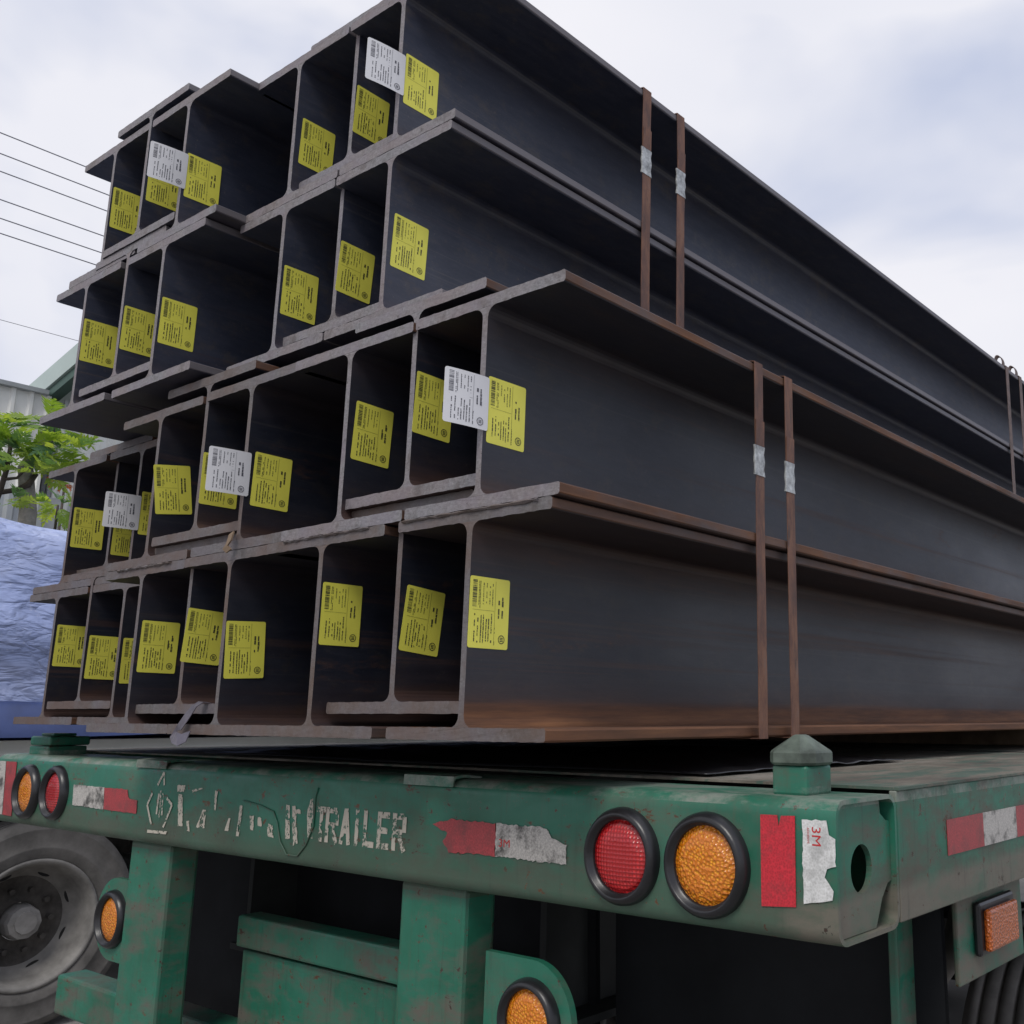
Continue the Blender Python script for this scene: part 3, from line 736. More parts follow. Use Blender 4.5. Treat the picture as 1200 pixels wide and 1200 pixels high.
# TRAILER, letter by letter
xs_ = [(-1.758, -1.726), (-1.728, -1.688), (-1.684, -1.650), (-1.640, -1.626), (-1.614, -1.582), (-1.574, -1.540), (-1.532, -1.494)]
def strokes(name, polys, y, mat):
    V = []; F = []
    for q_, p in enumerate(polys):
        k = len(V); V += [(x, y - q_ * .00006, z) for x, z in p]; F.append(list(range(k, k + len(p))))
    o = mesh_obj(name, V, F, mat); P(o); return o
def bar(a, b, w):
    a = Vector(a); b = Vector(b); d = (b - a).normalized(); n = Vector((-d.y, d.x)) * w / 2
    return [tuple(a + n), tuple(b + n), tuple(b - n), tuple(a - n)]
zt_, zb_ = -.168, -.231
ylx = YF - .0012
def letter(ch, x0, x1, zt, zb, mat='letter'):
    w = .0105; xm = (x0 + x1) / 2; zm = (zt + zb) / 2; p = []
    if ch == 'T': p = [bar((x0, zt - w / 2), (x1, zt - w / 2), w), bar((xm, zt - w), (xm, zb), w)]
    if ch == 'R': p = [bar((x0 + w / 2, zt), (x0 + w / 2, zb), w), bar((x0 + w, zt - w / 2), (x1 - w * .7, zt - w / 2), w), bar((x1 - w / 2, zt - w * .5), (x1 - w / 2, zm), w), bar((x0 + w, zm), (x1 - w, zm), w * .9), bar((xm, zm - w / 2), (x1 - w / 3, zb), w)]
    if ch == 'A': p = [bar((xm, zt), (x0 + w / 2, zb), w), bar((xm + .001, zt), (x1 - w / 2, zb), w), bar((x0 + w, zm - .008), (x1 - w, zm - .008), w * .8)]
    if ch == 'I': p = [bar((xm, zt), (xm, zb), w)]
    if ch == 'L': p = [bar((x0 + w / 2, zt), (x0 + w / 2, zb), w), bar((x0 + w, zb + w / 2), (x1, zb + w / 2), w)]
    if ch == 'E': p = [bar((x0 + w / 2, zt), (x0 + w / 2, zb), w), bar((x0 + w, zb + w / 2), (x1, zb + w / 2), w), bar((x0 + w, zt - w / 2), (x1, zt - w / 2), w), bar((x0 + w, zm), (x1 - .005, zm), w)]
    o = strokes('letter', p, ylx, M[mat]); o['label'] = 'flaking white letter ' + ch
for ch, (a, b), mt in zip('TRAILER', xs_, ['letter_worn'] + ['letter'] * 6): letter(ch, a, b, zt_, zb_, mt)
frag = [[(-2.278, -.151), (-2.245, -.149), (-2.242, -.163), (-2.275, -.164)], [(-2.271, -.170), (-2.252, -.169), (-2.240, -.234), (-2.259, -.235)], [(-2.215, -.159), (-2.174, -.151), (-2.173, -.155), (-2.212, -.163)],
 [(-2.225, -.222), (-2.214, -.221), (-2.209, -.243), (-2.220, -.241)], [(-2.185, -.233), (-2.163, -.196), (-2.152, -.197), (-2.150, -.233)], [(-2.123, -.155), (-2.112, -.156), (-2.113, -.196), (-2.119, -.195)],
 [(-2.073, -.233), (-2.060, -.207), (-2.053, -.207), (-2.059, -.233)], [(-2.027, -.240), (-2.023, -.179), (-2.013, -.180), (-2.017, -.240)], [(-1.984, -.198), (-1.969, -.198), (-1.967, -.225), (-1.979, -.224)],
 [(-1.955, -.199), (-1.941, -.200), (-1.938, -.218), (-1.952, -.216)], [(-1.920, -.207), (-1.895, -.215), (-1.894, -.235), (-1.914, -.234)], [(-1.860, -.171), (-1.848, -.171), (-1.839, -.233), (-1.855, -.233)],
 [(-1.840, -.173), (-1.828, -.171), (-1.812, -.239), (-1.827, -.244)], [(-1.824, -.177), (-1.810, -.177), (-1.810, -.186), (-1.823, -.186)], [(-1.789, -.182), (-1.780, -.155), (-1.773, -.156), (-1.766, -.227), (-1.782, -.227)]]
for fr in frag: strokes('letter_fragment', [jag(fr, .006, .0012, int(fr[0][0] * -1000))], ylx, M['letter'])
lg = [((-2.341, -.125), (-2.364, -.154)), ((-2.341, -.125), (-2.335, -.153)), ((-2.354, -.171), (-2.356, -.216)), ((-2.337, -.170), (-2.332, -.217)), ((-2.346, -.165), (-2.344, -.222)), ((-2.383, -.172), (-2.401, -.198)), ((-2.401, -.198), (-2.374, -.239)), ((-2.317, -.180), (-2.292, -.193)), ((-2.292, -.193), (-2.321, -.242)), ((-2.388, -.254), (-2.301, -.252))]
strokes('painted_emblem', [bar(a, b, .0065) for a, b in lg], ylx, M['letter'])
place_text('3M', 'brand_print', M['logo3m'], -1.262, -1.237, -.205, -.193, yt - .0012)
place_text('3M', 'brand_print', M['logo3m'], -.688, -.675, -.162, -.139, yt - .0012, rot=1)
place_text('ADHESIVE', 'brand_print', M['logo3m'], -.695, -.692, -.160, -.140, yt - .0012, rot=1)
# rusted scratch lines: weld beads running over the bumper face
def bead(pts, r_=.0016):
    MBo = MB().tube([(x, YF - .0016, z) for x, z in pts], r_, 6); P(MBo.build('weld_bead', M['green_dirty'], smooth=True))
bead([(-2.010, -.170), (-1.95, -.176), (-1.90, -.186), (-1.885, -.205), (-1.87, -.24), (-1.845, -.262), (-1.81, -.262), (-1.785, -.24), (-1.765, -.205), (-1.765, -.15), (-1.758, -.135)])

# marker lamp, bracket and hose under the right rail
P(MB().box((-.700, 1.66, -.42), (-.690, 1.96, -.2785), .003).build('lamp_hanger', M['green_dirty']))
P(MB().box((-.689, 1.72, -.385), (-.676, 1.885, -.300), .006).build('lamp_housing', M['black_rubber']))
ml = MB().box((-.6765, 1.735, -.378), (-.664, 1.870, -.312), .005).build('marker_lamp', M['amber_dull']); P(ml); ml['label'] = 'oblong amber side marker lamp'
P(MB().box((-.765, 1.56, -.50), (-.75, 1.69, -.2785), .003).build('rail_bracket', M['green_dirty']))
hp = [(-.80, 1.85, -.22), (-.77, 1.84, -.27), (-.75, 1.83, -.33), (-.76, 1.80, -.40), (-.80, 1.75, -.47), (-.86, 1.68, -.54)]
P(MB().tube(hp, .022, 12).build('air_hose', M['tyre'], smooth=True))

# wheels
def wheel_parts(root, cx, cy, cz, face, mt, R_=.50, W_=.27, ptag=None):
    """wheel with axis along X; face=+1 shows its dished face towards +X; one tyre part with its rim"""
    w = W_ / 2; f = face
    prof = [(.300, -w * .86), (.33, -w), (R_ * .80, -w * 1.04), (R_ * .93, -w * .98), (R_ * .985, -w * .80)]
    for k, g in enumerate((-.55, -.18, .18, .55)):
        prof += [(R_, w * (g - .16)), (R_, w * (g - .04)), (R_ - .013, w * (g - .035)), (R_ - .013, w * (g + .035)), (R_, w * (g + .04))]
    prof += [(R_, w * .74), (R_ * .985, w * .80), (R_ * .965, w * .92), (R_ * .93, w * .98), (R_ * .915, w * 1.0), (R_ * .91, w * 1.015), (R_ * .90, w * 1.0), (R_ * .80, w * 1.04), (R_ * .74, w * 1.03), (R_ * .735, w * 1.045), (R_ * .72, w * 1.03), (.33, w), (.300, w * .86)]
    t = MB().lathe([(r_, h * f) for r_, h in prof], (0, 0, 0), 'X', 64).build('tyre', mt, smooth=True)
    t.location = (cx, cy, cz); root(t)
    pr = [(.285, -w * .9), (.285, w * .75), (.300, w * .80), (.312, w * .92), (.310, w * .98), (.296, w * .98), (.286, w * .90), (.270, w * .45), (.262, w * .1), (.235, -w * .25), (.215, -w * .40)]
    r1 = MB().lathe([(r_, h * f) for r_, h in pr], (0, 0, 0), 'X', 56).build('rim', M['rim'], smooth=True); r1.parent = t
    pd = [(.2155, -w * .40), (.19, -w * .46), (.12, -w * .42), (.095, -w * .40), (.09, -w * .2)]
    r2_ = MB().lathe([(r_, h * f) for r_, h in pd], (0, 0, 0), 'X', 40)
    r2_.build('wheel_disc', M['rim_dark'], smooth=True).parent = t
    hb = MB().lathe([(.088, -w * .42 * f), (.085, .02 * f), (.078, .045 * f), (.055, .05 * f), (.052, .062 * f), (.0001, .064 * f)], (0, 0, 0), 'X', 10)
    hb.build('hub', M['hub']).parent = t
    for k in range(10):
        a = 2 * math.pi * k / 10; nb = MB().tube([(-w * .45 * f, .150 * math.cos(a), .150 * math.sin(a)), (-w * .45 * f + .035 * f, .150 * math.cos(a), .150 * math.sin(a))], .015, 6)
        nb.build('wheel_nut', M['rim_dark']).parent = t
    for k in range(8):
        a = 2 * math.pi * (k + .5) / 8; c0 = Vector((-w * .33 * f, .235 * math.cos(a), .235 * math.sin(a)))
        tn = Vector((0, -math.sin(a), math.cos(a)))
        ov = [c0 + tn * .032 * math.cos(q * math.pi / 6) + Vector((0, math.cos(a), math.sin(a))) * .012 * math.sin(q * math.pi / 6) + Vector((.016 * f, 0, 0)) for q in range(12)]
        mesh_obj('hand_hole', ov, [list(range(12))], M['black_film']).parent = t
    return t
for yy in (3.4, 4.75, 6.1):
    for xx, f in ((-.80, 1), (-1.12, -1), (-2.80, 1), (-3.10, -1)): wheel_parts(P, xx, yy, -1.1, f, M['tyre'])
    P(MB().tube([(-3.0, yy, -1.1), (-.9, yy, -1.1)], .07, 12).build('axle', M['dark_iron']))
for x0, x1 in ((-3.22, -2.55), (-2.50, -1.42), (-1.37, -.70)):  # black sheets added across the width to keep the space under the bumper dark
    V = []; F = []; nx, nz = 10, 8
    for j in range(nz + 1):
        for i in range(nx + 1):
            x = x0 + (x1 - x0) * i / nx; z = -.285 - 1.05 * j / nz
            V.append((x, 1.62 + .015 * noise.noise(Vector((x * 4, z * 2, 0))) + .03 * (j / nz) ** 2, z))
    k0 = len(V); V += [(v[0], v[1] + .012, v[2]) for v in V]
    for j in range(nz):
        for i in range(nx):
            a = j * (nx + 1) + i; F.append([a, a + 1, a + nx + 2, a + nx + 1]); F.append([k0 + a, k0 + a + nx + 1, k0 + a + nx + 2, k0 + a + 1])
    P(fixn(mesh_obj('shade_flap', V, F, M['shade_flap_black'], smooth=True)))

# twist locks (a thing each would be wrong: they are bolted to the trailer)
def twist_lock(cx, cy, zb):
    g = MB().box((cx - .028, cy - .034, zb), (cx + .028, cy + .036, zb + .040), .004).build('twist_lock', M['green_dirty']); P(g)
    V = []; F = []
    rings = [(.034, .037, zb + .0405), (.037, .040, zb + .044), (.037, .040, zb + .057), (.035, .038, zb + .060), (.009, .012, zb + .080), (.006, .008, zb + .0815)]
    for a, b, z in rings:
        q = .2
        for sx, sy in ((1, -q), (1, q), (q, 1), (-q, 1), (-1, q), (-1, -q), (-q, -1), (q, -1)):
            V.append((cx + (a * sx if abs(sx) == 1 else a * sx * 2.9), cy + (b * sy if abs(sy) == 1 else b * sy * 2.9), z))
    n = 8
    for i in range(len(rings) - 1):
        for j in range(n): F.append([i * n + j, i * n + (j + 1) % n, (i + 1) * n + (j + 1) % n, (i + 1) * n + j])
    F += [list(range(n)), list(range((len(rings) - 1) * n, len(rings) * n))]
    c = mesh_obj('cap', V, F, M['worn_casting']); fixn(c); c.parent = g
twist_lock(-.755, 1.290, -.107); 
def twist_lock_l():
    cx, cy, zb = -3.13, 1.300, -.108
    g = MB().box((cx - .060, cy - .05, zb), (cx + .060, cy + .05, zb + .024), .004).box((cx - .060, cy - .05, zb + .026), (cx + .064, cy + .055, zb + .050), .005).build('twist_lock', M['green']); P(g)
    c = MB().box((cx - .045, cy - .03, zb + .0505), (cx + .035, cy + .03, zb + .058), .003).build('cap', M['green_dirty']); c.parent = g
twist_lock_l()

# ------------------------------------------------------------------ what lies on the deck under the load
def film():
    V = []; F = []; nx, ny = 90, 22
    for j in range(ny + 1):
        for i in range(nx + 1):
            u, v = i / nx, j / ny; x = -2.55 + 1.55 * u; yy = 1.40 + .75 * v + .02 * math.sin(u * 9)
            rise = .028 * math.sin(math.pi * v) * (0.25 + .75 * u) * min(1, 8 * u, 8 * (1 - u))
            w = .010 * abs(noise.noise(Vector((x * 3, yy * 16, 0)))) + .006 * noise.noise(Vector((x * 9, yy * 40, 4)))
            V.append((x, yy, -.094 + max(0, rise + w * min(1, 6 * v, 6 * (1 - v)))))
    for j in range(ny):
        for i in range(nx):
            a = j * (nx + 1) + i; F.append([a, a + 1, a + nx + 2, a + nx + 1])
    o = mesh_obj('plastic_sheet', V, F, M['black_film'], smooth=True)
    m = o.modifiers.new('thickness', 'SOLIDIFY'); m.thickness = .0015; m.offset = 1
    tag(o, 'crumpled black plastic sheet lying on the deck under the beams, behind the bumper', 'plastic sheet')
film()
for k, yy in enumerate((3.5, 6.2, 9.0, 11.6)):
    o = MB().box((-3.2, yy, -.0955), (-.95, yy + .10, b4 - .0005), .004).build('timber', M['wood'])
    tag(o, ['first timber crosspiece under the beams counted from the trailer rear', 'second timber crosspiece under the beams counted from the trailer rear', 'third timber crosspiece under the beams counted from the trailer rear', 'timber crosspiece under the beams nearest the trailer front'][k], 'timber', 'timber crosspieces under the load')
for k, yy in enumerate((2.9, 9.0)):        # spacer lifting the upper bundles at left
    o = MB().box((-2.85, yy, b3 + BH + .0125 + .0), (-2.12, yy + .09, b2 - .0005), .003).build('timber', M['wood'])
    tag(o, ['rear', 'front'][k] + ' timber spacer deep between the lower and upper left bundles', 'timber', 'timber spacers between the bundles')
# loose strap end over the raised flange
def ribbon(name, pts, wvec, mat, th=.0016):
    V = []; F = []; pts = [Vector(p) for p in pts]; n = len(pts)
    for i, p in enumerate(pts):
        w = Vector(wvec[i] if isinstance(wvec, list) else wvec); d = (pts[min(i + 1, n - 1)] - pts[max(i - 1, 0)]).normalized(); nn = d.cross(w).normalized() * th
        V += [p - w, p + w, p + w + nn, p - w + nn]
    for i in range(n - 1):
        a = i * 4; b = a + 4
        for j in range(4): F.append([a + j, a + (j + 1) % 4, b + (j + 1) % 4, b + j])
    F += [[0, 1, 2, 3], [4 * n - 4 + j for j in range(4)]]
    return fixn(mesh_obj(name, V, F, mat, smooth=False))
o = ribbon('strap_scrap', [(-1.955, 1.075, .022), (-1.955, 1.058, .0235), (-1.957, 1.048, .016), (-1.972, 1.044, -.002), (-1.990, 1.040, -.024), (-2.002, 1.036, -.036), (-1.990, 1.032, -.043), (-1.965, 1.030, -.047), (-1.935, 1.030, -.040)],
           [(.0085, 0, -.001)] * 3 + [(.0075, 0, -.005)] * 2 + [(.004, .004, .006), (0, .004, .010), (0, .003, .011), (.001, .003, .010)], M['plastic_strip'])
tag(o, 'bent dark strap end hanging over the bottom flange above the trailer lettering', 'strap end')
o = ribbon('strap_scrap', [(-1.876, 1.045, .345), (-1.868, 1.040, .340), (-1.866, 1.036, .326), (-1.874, 1.034, .316), (-1.862, 1.035, .308)], (.008, 0, .003), M['wood'], .003)
tag(o, 'small twisted scrap of rusty strap caught on the flange joint between the two lower layers', 'strap end')
# slag lips left where the flange ends were burnt
r3 = random.Random(11)
def slag(x0, x1, y, z, label, n=26):
    V = []; F = []
    for i in range(n + 1):
        x = x0 + (x1 - x0) * i / n; h = .0015 + .0022 * r3.random(); d = .002 + .004 * r3.random()
        V += [(x, y, z + h), (x, y - d, z), (x, y - d * .4, z - h), (x, y + .02, z - h), (x, y + .02, z + h)]
    for i in range(n):
        for j in range(5): F.append([i * 5 + j, i * 5 + (j + 1) % 5, (i + 1) * 5 + (j + 1) % 5, (i + 1) * 5 + j])
    F += [[j for j in range(5)], [n * 5 + j for j in range(5)]]
    o = mesh_obj('slag_lip', V, F, M['end_warm']); fixn(o)
    o.parent = bs[0 if x0 > -1.4 else (2 if x0 > -1.8 else 5)]; pr = o.parent
    o.matrix_parent_inverse = Matrix.Translation(-Vector(pr.location))
slag(-1.36, -1.05, 1.049, b3 - .003, '')
slag(-1.70, -1.45, 1.049, b3 - .003, '')
slag(-2.35, -2.12, 1.054, b3 - .003, '')

# ------------------------------------------------------------------ neighbouring trailer with the blue tarpaulin
Nn = empty('parked_trailer', (-7.05, 5.0, -1.6), 'neighbouring flatbed trailer with pale green rail and dusty wheel, half hidden at left', 'trailer')
NO = Vector((-7.05, 5.0, -1.6))
def PN(o): o.parent = Nn; o.matrix_parent_inverse = Matrix.Translation(-NO); return o
M['pale_rail'] = simple('pale green rail paint', (.80, .82, .78), .55, .4, 0, .08, 3, .1)
PN(MB().box((-5.83, -1.0, -.30), (-5.80, 11.0, -.125), .004).build('side_rail', M['pale_rail']))
PN(MB().box((-8.3, -1.0, -.30), (-8.27, 11.0, -.125), .004).build('side_rail', M['pale_rail']))
PN(MB().box((-8.269, -1.0, -.20), (-5.831, 11.0, -.128)).build('deck', M['deck']))
for x in (-7.5, -6.6): PN(MB().box((x - .06, -1, -.60), (x + .06, 11, -.201)).build('chassis_beam', M['dark_iron']))
for yy in (1.08, 2.40, 3.72):
    wheel_parts(PN, -5.95, yy, -1.02, 1, M['tyre'], .50); wheel_parts(PN, -8.1, yy, -1.02, -1, M['tyre'], .50)
    PN(MB().tube([(-8.0, yy, -1.02), (-6.0, yy, -1.02)], .07, 12).build('axle', M['dark_iron']))
def tarp_mat():
    m, t, b = newmat('blue silver tarpaulin')
    a = tex(t, (1, .8, 1.6), 1.3, 7, .62, rand=False, off=(2, 1, 0), dist=.6)
    col = ramp(t, a, [(.36, (.12, .17, .38)), (.45, (.27, .33, .56)), (.56, (.33, .40, .65)), (.72, (.42, .48, .71))])
    fl = tex(t, (1, 1, 1), 30, 5, .7, rand=False)
    col = mix(t, ramp(t, fl, [(.6, 0), (.7, .35)]), col, (.70, .73, .82))
    t.links.new(col, b.inputs['Base Color']); b.inputs['Roughness'].default_value = .38; b.inputs['Specular IOR Level'].default_value = .6
    f1 = tex(t, (1, 1, 1.2), 1.6, 3, .5, rand=False, dist=1.0, off=(5, 2, 1)); f2 = tex(t, (1, .8, 2.4), 6.5, 3, .5, rand=False, dist=.4)
    r1 = mth(t, 'ABSOLUTE', mth(t, 'SUBTRACT', f1, .5)); r2 = mth(t, 'ABSOLUTE', mth(t, 'SUBTRACT', f2, .5))
    bump(t, b, mth(t, 'ADD', mth(t, 'MULTIPLY', r1, 1.6), mth(t, 'MULTIPLY', r2, .45)), .8, .12)
    return m
M['tarp'] = tarp_mat()
M['tarp_dark'] = simple('dark blue tarpaulin', (.045, .07, .19), .4, .6, 0, .35, 3, .3)
def tarp(name, prof, mat, y0, y1, amp, ny=150, seed=0):
    """cloth over a load: profile (x,z) pulled along Y and wrinkled"""
    pr = sub_poly(prof, .06)[:-max(1, int(math.dist(prof[-1], prof[0]) / .06))]
    n = len(pr); V = []; F = []
    for j in range(ny + 1):
        yy = y0 + (y1 - y0) * j / ny
        for i, (x, z) in enumerate(pr):
            p = Vector((x * 1.1, yy * 1.1 + seed, z * 2.2))
            r1 = 1 - abs(noise.noise(p * 1.3)) * 2; r2_ = 1 - abs(noise.noise(p * 3.1 + Vector((4, 0, 0)))) * 2; lo_ = noise.noise(p * .5)
            d = amp * (r1 * .35 + r2_ * .08 + lo_ * 1.6)
            V.append((x + d, yy, z + .35 * d + .10 * noise.noise(Vector((yy * .6, seed, 0)))))
    for j in range(ny):
        for i in range(n - 1):
            a = j * n + i; F.append([a, a + 1, a + n + 1, a + n])
    F.append([i for i in range(n)][::-1]); F.append([ny * n + i for i in range(n)])
    o = mesh_obj(name, V, F, mat, smooth=True); return fixn(o)
o = tarp('tarpaulin', [(-5.76, -.02), (-5.80, .25), (-5.76, .42), (-5.84, .70), (-5.86, .96), (-6.05, 1.06), (-7.0, 1.10), (-7.9, 1.0), (-8.2, .8), (-8.3, -.10), (-8.2, -.12)], M['tarp'], -.8, 10.8, .06)
tag(o, 'crumpled pale blue tarpaulin covering the load of the neighbouring trailer at left', 'tarpaulin')
o2 = tarp('tarpaulin_skirt', [(-5.70, -.10), (-5.72, .0), (-5.755, .06), (-5.83, .10), (-6.0, .10), (-6.0, -.12), (-5.9, -.12)], M['tarp_dark'], -.8, 10.8, .022, 150, 5)
tag(o2, 'dark blue tarpaulin folds showing along the foot of the pale covered load', 'tarpaulin')

# ------------------------------------------------------------------ tree with large lobed leaves, low plants
def leaf_mat(name, c1, c2):
    m, t, b = newmat(name)
    oi = t.nodes.new('ShaderNodeObjectInfo')
    col = ramp(t, oi.outputs['Random'], [(0, c1), (1, c2)])
    t.links.new(col, b.inputs['Base Color']); b.inputs['Roughness'].default_value = .42; b.inputs['Specular IOR Level'].default_value = .45
    tr = t.nodes.new('ShaderNodeBsdfTranslucent'); t.links.new(mix(t, 1.0, col, (1.9, 1.8, .7), 'MULTIPLY'), tr.inputs['Color'])
    ms = t.nodes.new('ShaderNodeMixShader'); ms.inputs[0].default_value = .45
    t.links.new(b.outputs[0], ms.inputs[1]); t.links.new(tr.outputs[0], ms.inputs[2]); t.links.new(ms.outputs[0], t.nodes['Material Output'].inputs['Surface'])
    return m
M['leaf'] = leaf_mat('fresh lobed leaf', (.17, .28, .05), (.36, .46, .11))
M['leaf_dark'] = leaf_mat('deep green lobed leaf', (.07, .15, .08), (.15, .26, .13))
def leaf_mesh(seed, mat):
    r_ = random.Random(seed); V = []; F = []; L = 1.0
    # midrib points and lobes either side; blade folds a little along the midrib and droops
    def h(x, y): return -.28 * (y / L) ** 2 * L + .22 * abs(x) + .03 * r_.uniform(-1, 1)
    mid = [(0, L * k / 7) for k in range(8)]
    for (x, y) in mid: V.append((x, y, h(0, y)))
    for s in (-1, 1):
        for k in range(1, 7):
            y0 = L * (k - .45) / 7; y1 = L * (k + .45) / 7; reach = [.0, .22, .36, .42, .38, .27, .15][k] * r_.uniform(.85, 1.1)
            tipy = (y0 + y1) / 2 + reach * .75
            pts = [(s * .02, y0), (s * reach * .55, y0 + reach * .22), (s * reach, tipy), (s * reach * .5, y1 + reach * .28), (s * .02, y1)]
            b = len(V); V += [(x, y, h(x, y)) for x, y in pts]; F.append([b, b + 1, b + 3, b + 4]); F.append([b + 1, b + 2, b + 3])
    b = len(V); V += [(-.02, L * .93, h(0, L * .93)), (.02, L * .93, h(0, L * .93)), (.06, L * 1.06, h(.06, L * 1.06)), (0, L * 1.22, h(0, L * 1.22)), (-.06, L * 1.06, h(.06, L * 1.06))]; F.append([b, b + 1, b + 2, b + 3, b + 4])
    b = len(V)
    for k in range(7):
        y0, y1 = L * k / 7, L * (k + 1) / 7; b = len(V); V += [(-.02, y0, h(0, y0)), (.02, y0, h(0, y0)), (.02, y1, h(0, y1)), (-.02, y1, h(0, y1))]; F.append([b, b + 1, b + 2, b + 3])
    me = bpy.data.meshes.new('leaf'); me.from_pydata(V, [], F); me.materials.append(mat)
    return me
LEAVES = [leaf_mesh(k, M['leaf']) for k in range(3)] + [leaf_mesh(9 + k, M['leaf_dark']) for k in range(2)]
def leaves_at(root, ro, c, rad, n, size, seed, meshes=None):
    r_ = random.Random(seed); c = Vector(c)
    for k in range(n):
        d = Vector((r_.gauss(0, 1), r_.gauss(0, 1), r_.gauss(0, .6) + .15)).normalized()
        p = c + Vector((d.x * rad[0], d.y * rad[0], d.z * rad[1])) * r_.uniform(.25, 1)
        me = r_.choice(meshes or (LEAVES[:3] if r_.random() < .7 else LEAVES[3:]))
        o = bpy.data.objects.new('leaf', me); C.objects.link(o); o.parent = root
        o.location = p - ro; s = size * r_.uniform(.7, 1.25); o.scale = (s, s, s)
        out = Vector((d.x, d.y, d.z * .6 + r_.uniform(-.1, .35))).normalized()
        o.rotation_euler = (out.to_track_quat('Y', 'Z').to_matrix() @ Matrix.Rotation(r_.uniform(-.7, .7), 3, 'Y')).to_euler()
def dirp(px, py, D):
    """helper used only to read positions off a survey of directions: bearing/elevation from the viewpoint at the origin"""
    cx = (px - 801.5) / _f; cy = -(py - 580.7) / _f
    return (r2 * cx + u2 * cy + fwd) * D
tb = dirp(33, 600, 9.6); ro = Vector((tb.x, tb.y, -1.6))
tree = empty('tree', ro, 'tree with large lobed bright green leaves between the blue tarpaulin and the sheds', 'tree')
top = dirp(30, 548, 9.6)
MB().tube([(0, 0, 0), (.02, .01, 1.5), (tb - ro) + Vector((0, 0, 0)), top - ro, dirp(47, 520, 9.6) - ro, dirp(50, 505, 9.6) - ro], [.10, .085, .075, .066, .04, .02], 10).build('trunk', M['trunk'], tree, smooth=True)
MB().tube([dirp(-60, 590, 9.5) - ro, dirp(0, 577, 9.5) - ro, dirp(20, 574, 9.5) - ro, dirp(33, 568, 9.55) - ro, dirp(43, 555, 9.6) - ro], [.03, .026, .024, .03, .02], 8).build('branch', M['branch'], tree, smooth=True)
MB().tube([dirp(-10, 600, 9.4) - ro, dirp(0, 575, 9.4) - ro, dirp(8, 550, 9.4) - ro, dirp(12, 525, 9.4) - ro, dirp(10, 505, 9.4) - ro], [.03, .026, .022, .018, .01], 8).build('branch', M['branch'], tree, smooth=True)
MB().tube([dirp(3, 562, 9.4) - ro, dirp(20, 560, 9.4) - ro, dirp(35, 545, 9.4) - ro], [.016, .014, .01], 6).build('branch', M['branch'], tree, smooth=True)
for i, (px, py, D, rad, n) in enumerate([(5, 500, 9.3, (.28, .2), 16), (50, 498, 9.6, (.26, .18), 16), (35, 530, 9.3, (.3, .2), 18), (78, 530, 9.5, (.2, .16), 14), (100, 536, 9.5, (.12, .10), 7),
                                      (45, 553, 9.2, (.26, .12), 14), (0, 530, 9.2, (.2, .2), 10), (-45, 520, 9.5, (.3, .3), 18), (8, 592, 9.0, (.18, .12), 10)]):
    leaves_at(tree, ro, dirp(px, py, D), rad, n, .25, 40 + i)
def bush(px, py, D, n, rad, size, label, cat, seed, meshes=None, name='shrub'):
    p = dirp(px, py, D); r0 = Vector((p.x, p.y, -1.6)); b = empty(name, r0, label, cat)
    MB().tube([(0, 0, 0), (.03, 0, (p.z + 1.6) * .5), p - r0], [.03, .025, .012], 7).build('stem', M['branch'], b, smooth=True)
    leaves_at(b, r0, p, rad, n, size, seed, meshes)
bush(68, 592, 10.5, 22, (.22, .16), .24, 'low leafy shrub beside the grey trunk, just above the blue tarpaulin edge', 'shrub', 77)
OR = leaf_mesh(30, M['orange_leaf'])
bush(76, 566, 11.5, 26, (.10, .07), .10, 'small clump of orange blossom under the rusty flange tip at left', 'flowers', 78, [OR], 'flowering_shrub')

# ------------------------------------------------------------------ sheds beyond
def corr(name, x0, y0, x1, y1, zb, ztop, pitch, mat, parent, amp=.02, nrm=1):
    """corrugated cladding; ztop(u) gives the height along the wall"""
    L = math.dist((x0, y0), (x1, y1)); n = max(2, int(L / pitch)); d = Vector((x1 - x0, y1 - y0, 0)) / L; nn = Vector((-d.y, d.x, 0)) * nrm
    V = []; F = []; k = 0
    for i in range(n):
        for f_, off in ((0, 0), (.62, 0), (.72, amp), (.90, amp)):
            u = (i + f_) / n; p = Vector((x0, y0, 0)) + d * L * u + nn * off; V += [(p.x, p.y, zb), (p.x, p.y, ztop(u))]
    for i in range(len(V) // 2 - 1): F.append([2 * i, 2 * i + 2, 2 * i + 3, 2 * i + 1])
    o = mesh_obj(name, V, F, mat, parent)
    m = o.modifiers.new('thickness', 'SOLIDIFY'); m.thickness = .01; return o
M['sheet_white'] = simple('white sheet cladding', (.80, .80, .76), .5, .4, 0, .06, 1)
M['sheet_grey'] = simple('grey sheet cladding', (.36, .38, .39), .5, .5, .2, .18, 1)
M['sheet_green'] = simple('pale green roof edge', (.42, .50, .47), .5, .4, 0, .08, 1)
M['dark_green_trim'] = simple('dark green trim', (.05, .10, .08), .6)
w1 = empty('shed', (-18, 0, -1.6), 'long shed with bright white ribbed cladding behind the tree at the left edge', 'shed')
q0 = Vector((-18, 0, -1.6))
hz = 6.72
wl = corr('wall', 0, -8, 0, 6.7, 0, lambda u: hz + .0, .26, M['sheet_white'], w1, .05, -1)
MB().box((-6, -8, hz + .0), (.12, 6.6, hz + .07)).build('roof', M['sheet_grey'], w1)
MB().box((-6, -8, 0), (-.06, 6.6, hz - .001)).build('shed_body', M['sheet_grey'], w1)
w2 = empty('shed', (-18, 6.9, -1.6), 'grey corrugated shed with a pale green sloping roof edge rising behind the steel beams', 'shed')
corr('wall', -1, 0, 8, 0, 0, lambda u: 6.45 + u * 9 * .22, .22, M['sheet_grey'], w2, .04, -1)
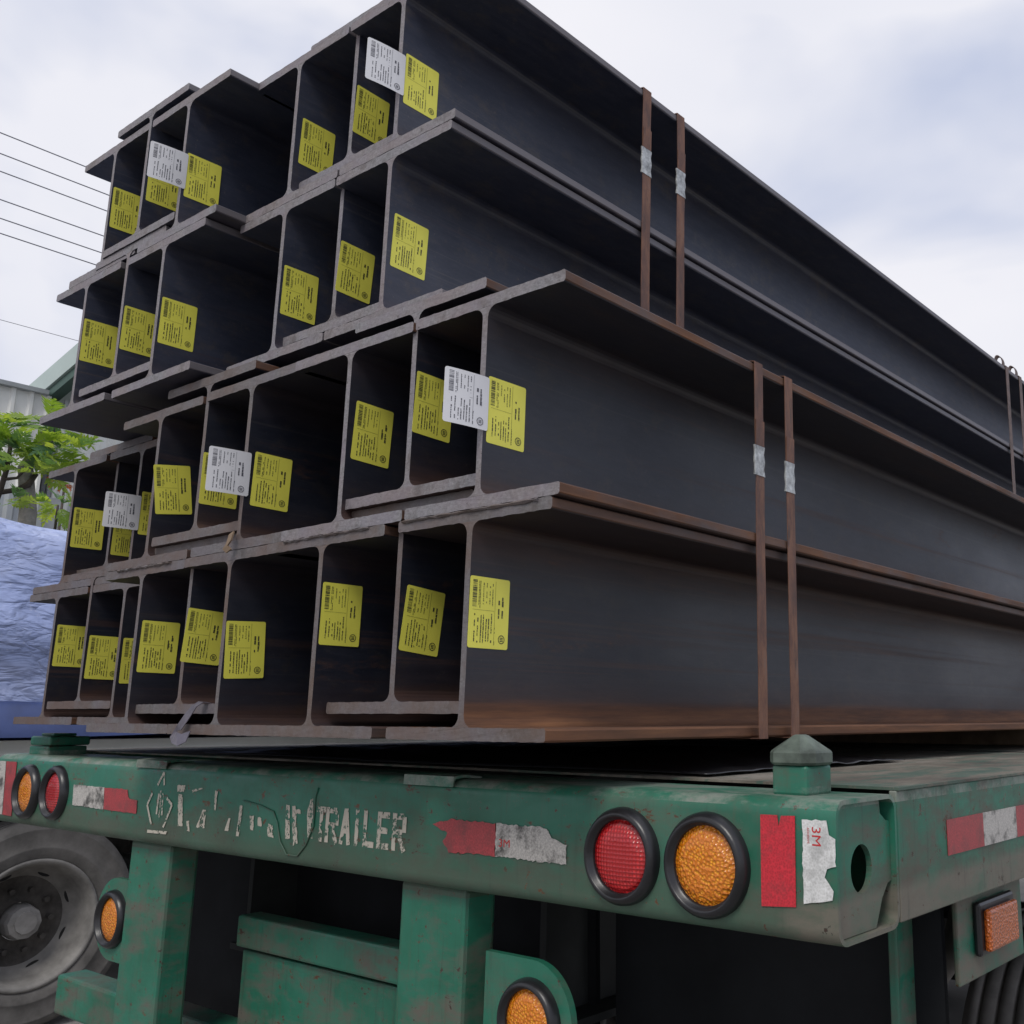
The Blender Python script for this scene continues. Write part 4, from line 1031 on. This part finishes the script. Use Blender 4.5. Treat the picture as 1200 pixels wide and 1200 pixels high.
def slant(y0, y1, a, b):
    return MB().add([(-1.1, y0, a), (8, y0, a + 2.0), (8, y0, b + 2.0), (-1.1, y0, b), (-1.1, y1, a), (8, y1, a + 2.0), (8, y1, b + 2.0), (-1.1, y1, b)],
         [[0, 1, 2, 3], [4, 7, 6, 5], [0, 4, 5, 1], [3, 2, 6, 7], [0, 3, 7, 4], [1, 5, 6, 2]])
slant(-.30, 6, 6.97, 6.62).build('roof_edge', M['sheet_green'], w2)
slant(-.26, -.08, 6.615, 6.46).build('fascia', M['dark_green_trim'], w2)
# yard wall in front of the sheds
yw = corr('yard_wall', -12.6, -4, -12.6, 9, -1.6, lambda u: 2.42, .3, M['sheet_grey'], None, .04, -1)
tag(yw, 'low grey ribbed yard fence behind the tree trunk', 'fence')

# ------------------------------------------------------------------ power lines
zs = [7.24, 6.965, 6.73, 6.36, 6.115, 5.92, 4.81]
lb = ['topmost of the power cables running into the top left beam', 'second power cable from the top, at left of the load', 'third power cable from the top, at left of the load', 'fourth power cable from the top, left of the load', 'fifth power cable from the top, left of the load', 'lowest of the six bold power cables at left', 'faint thin cable well below the six bold ones']
for k, z in enumerate(zs):
    pts = [(-14, y_, z + .0 + .00035 * ((y_ - 5) ** 2)) for y_ in range(-24, 60, 4)]
    o = MB().tube(pts, .008 if k < 6 else .004, 6).build('power_cable', M['wire'], smooth=True)
    tag(o, lb[k], 'cable', 'overhead power cables')

# ------------------------------------------------------------------ ground
V = []; F = []; n = 24
for j in range(n + 1):
    for i in range(n + 1):
        fx = (i / n * 2 - 1); fy = (j / n * 2 - 1); V.append((600 * fx * abs(fx) ** 1.5, 600 * fy * abs(fy) ** 1.5, -1.6))
for j in range(n):
    for i in range(n): a = j * (n + 1) + i; F.append([a, a + 1, a + n + 2, a + n + 1])
M['ground'] = simple('dusty concrete yard', (.24, .23, .215), .9, .3, 0, .25, .8, .2)
pv = MB().box((-9.5, -6, -1.62), (-5.2, 14, -1.52)).build('pavement', M['ground']); pv['kind'] = 'structure'
g = mesh_obj('ground', V, F, M['ground']); g['kind'] = 'structure'
bpy.context.view_layer.update()
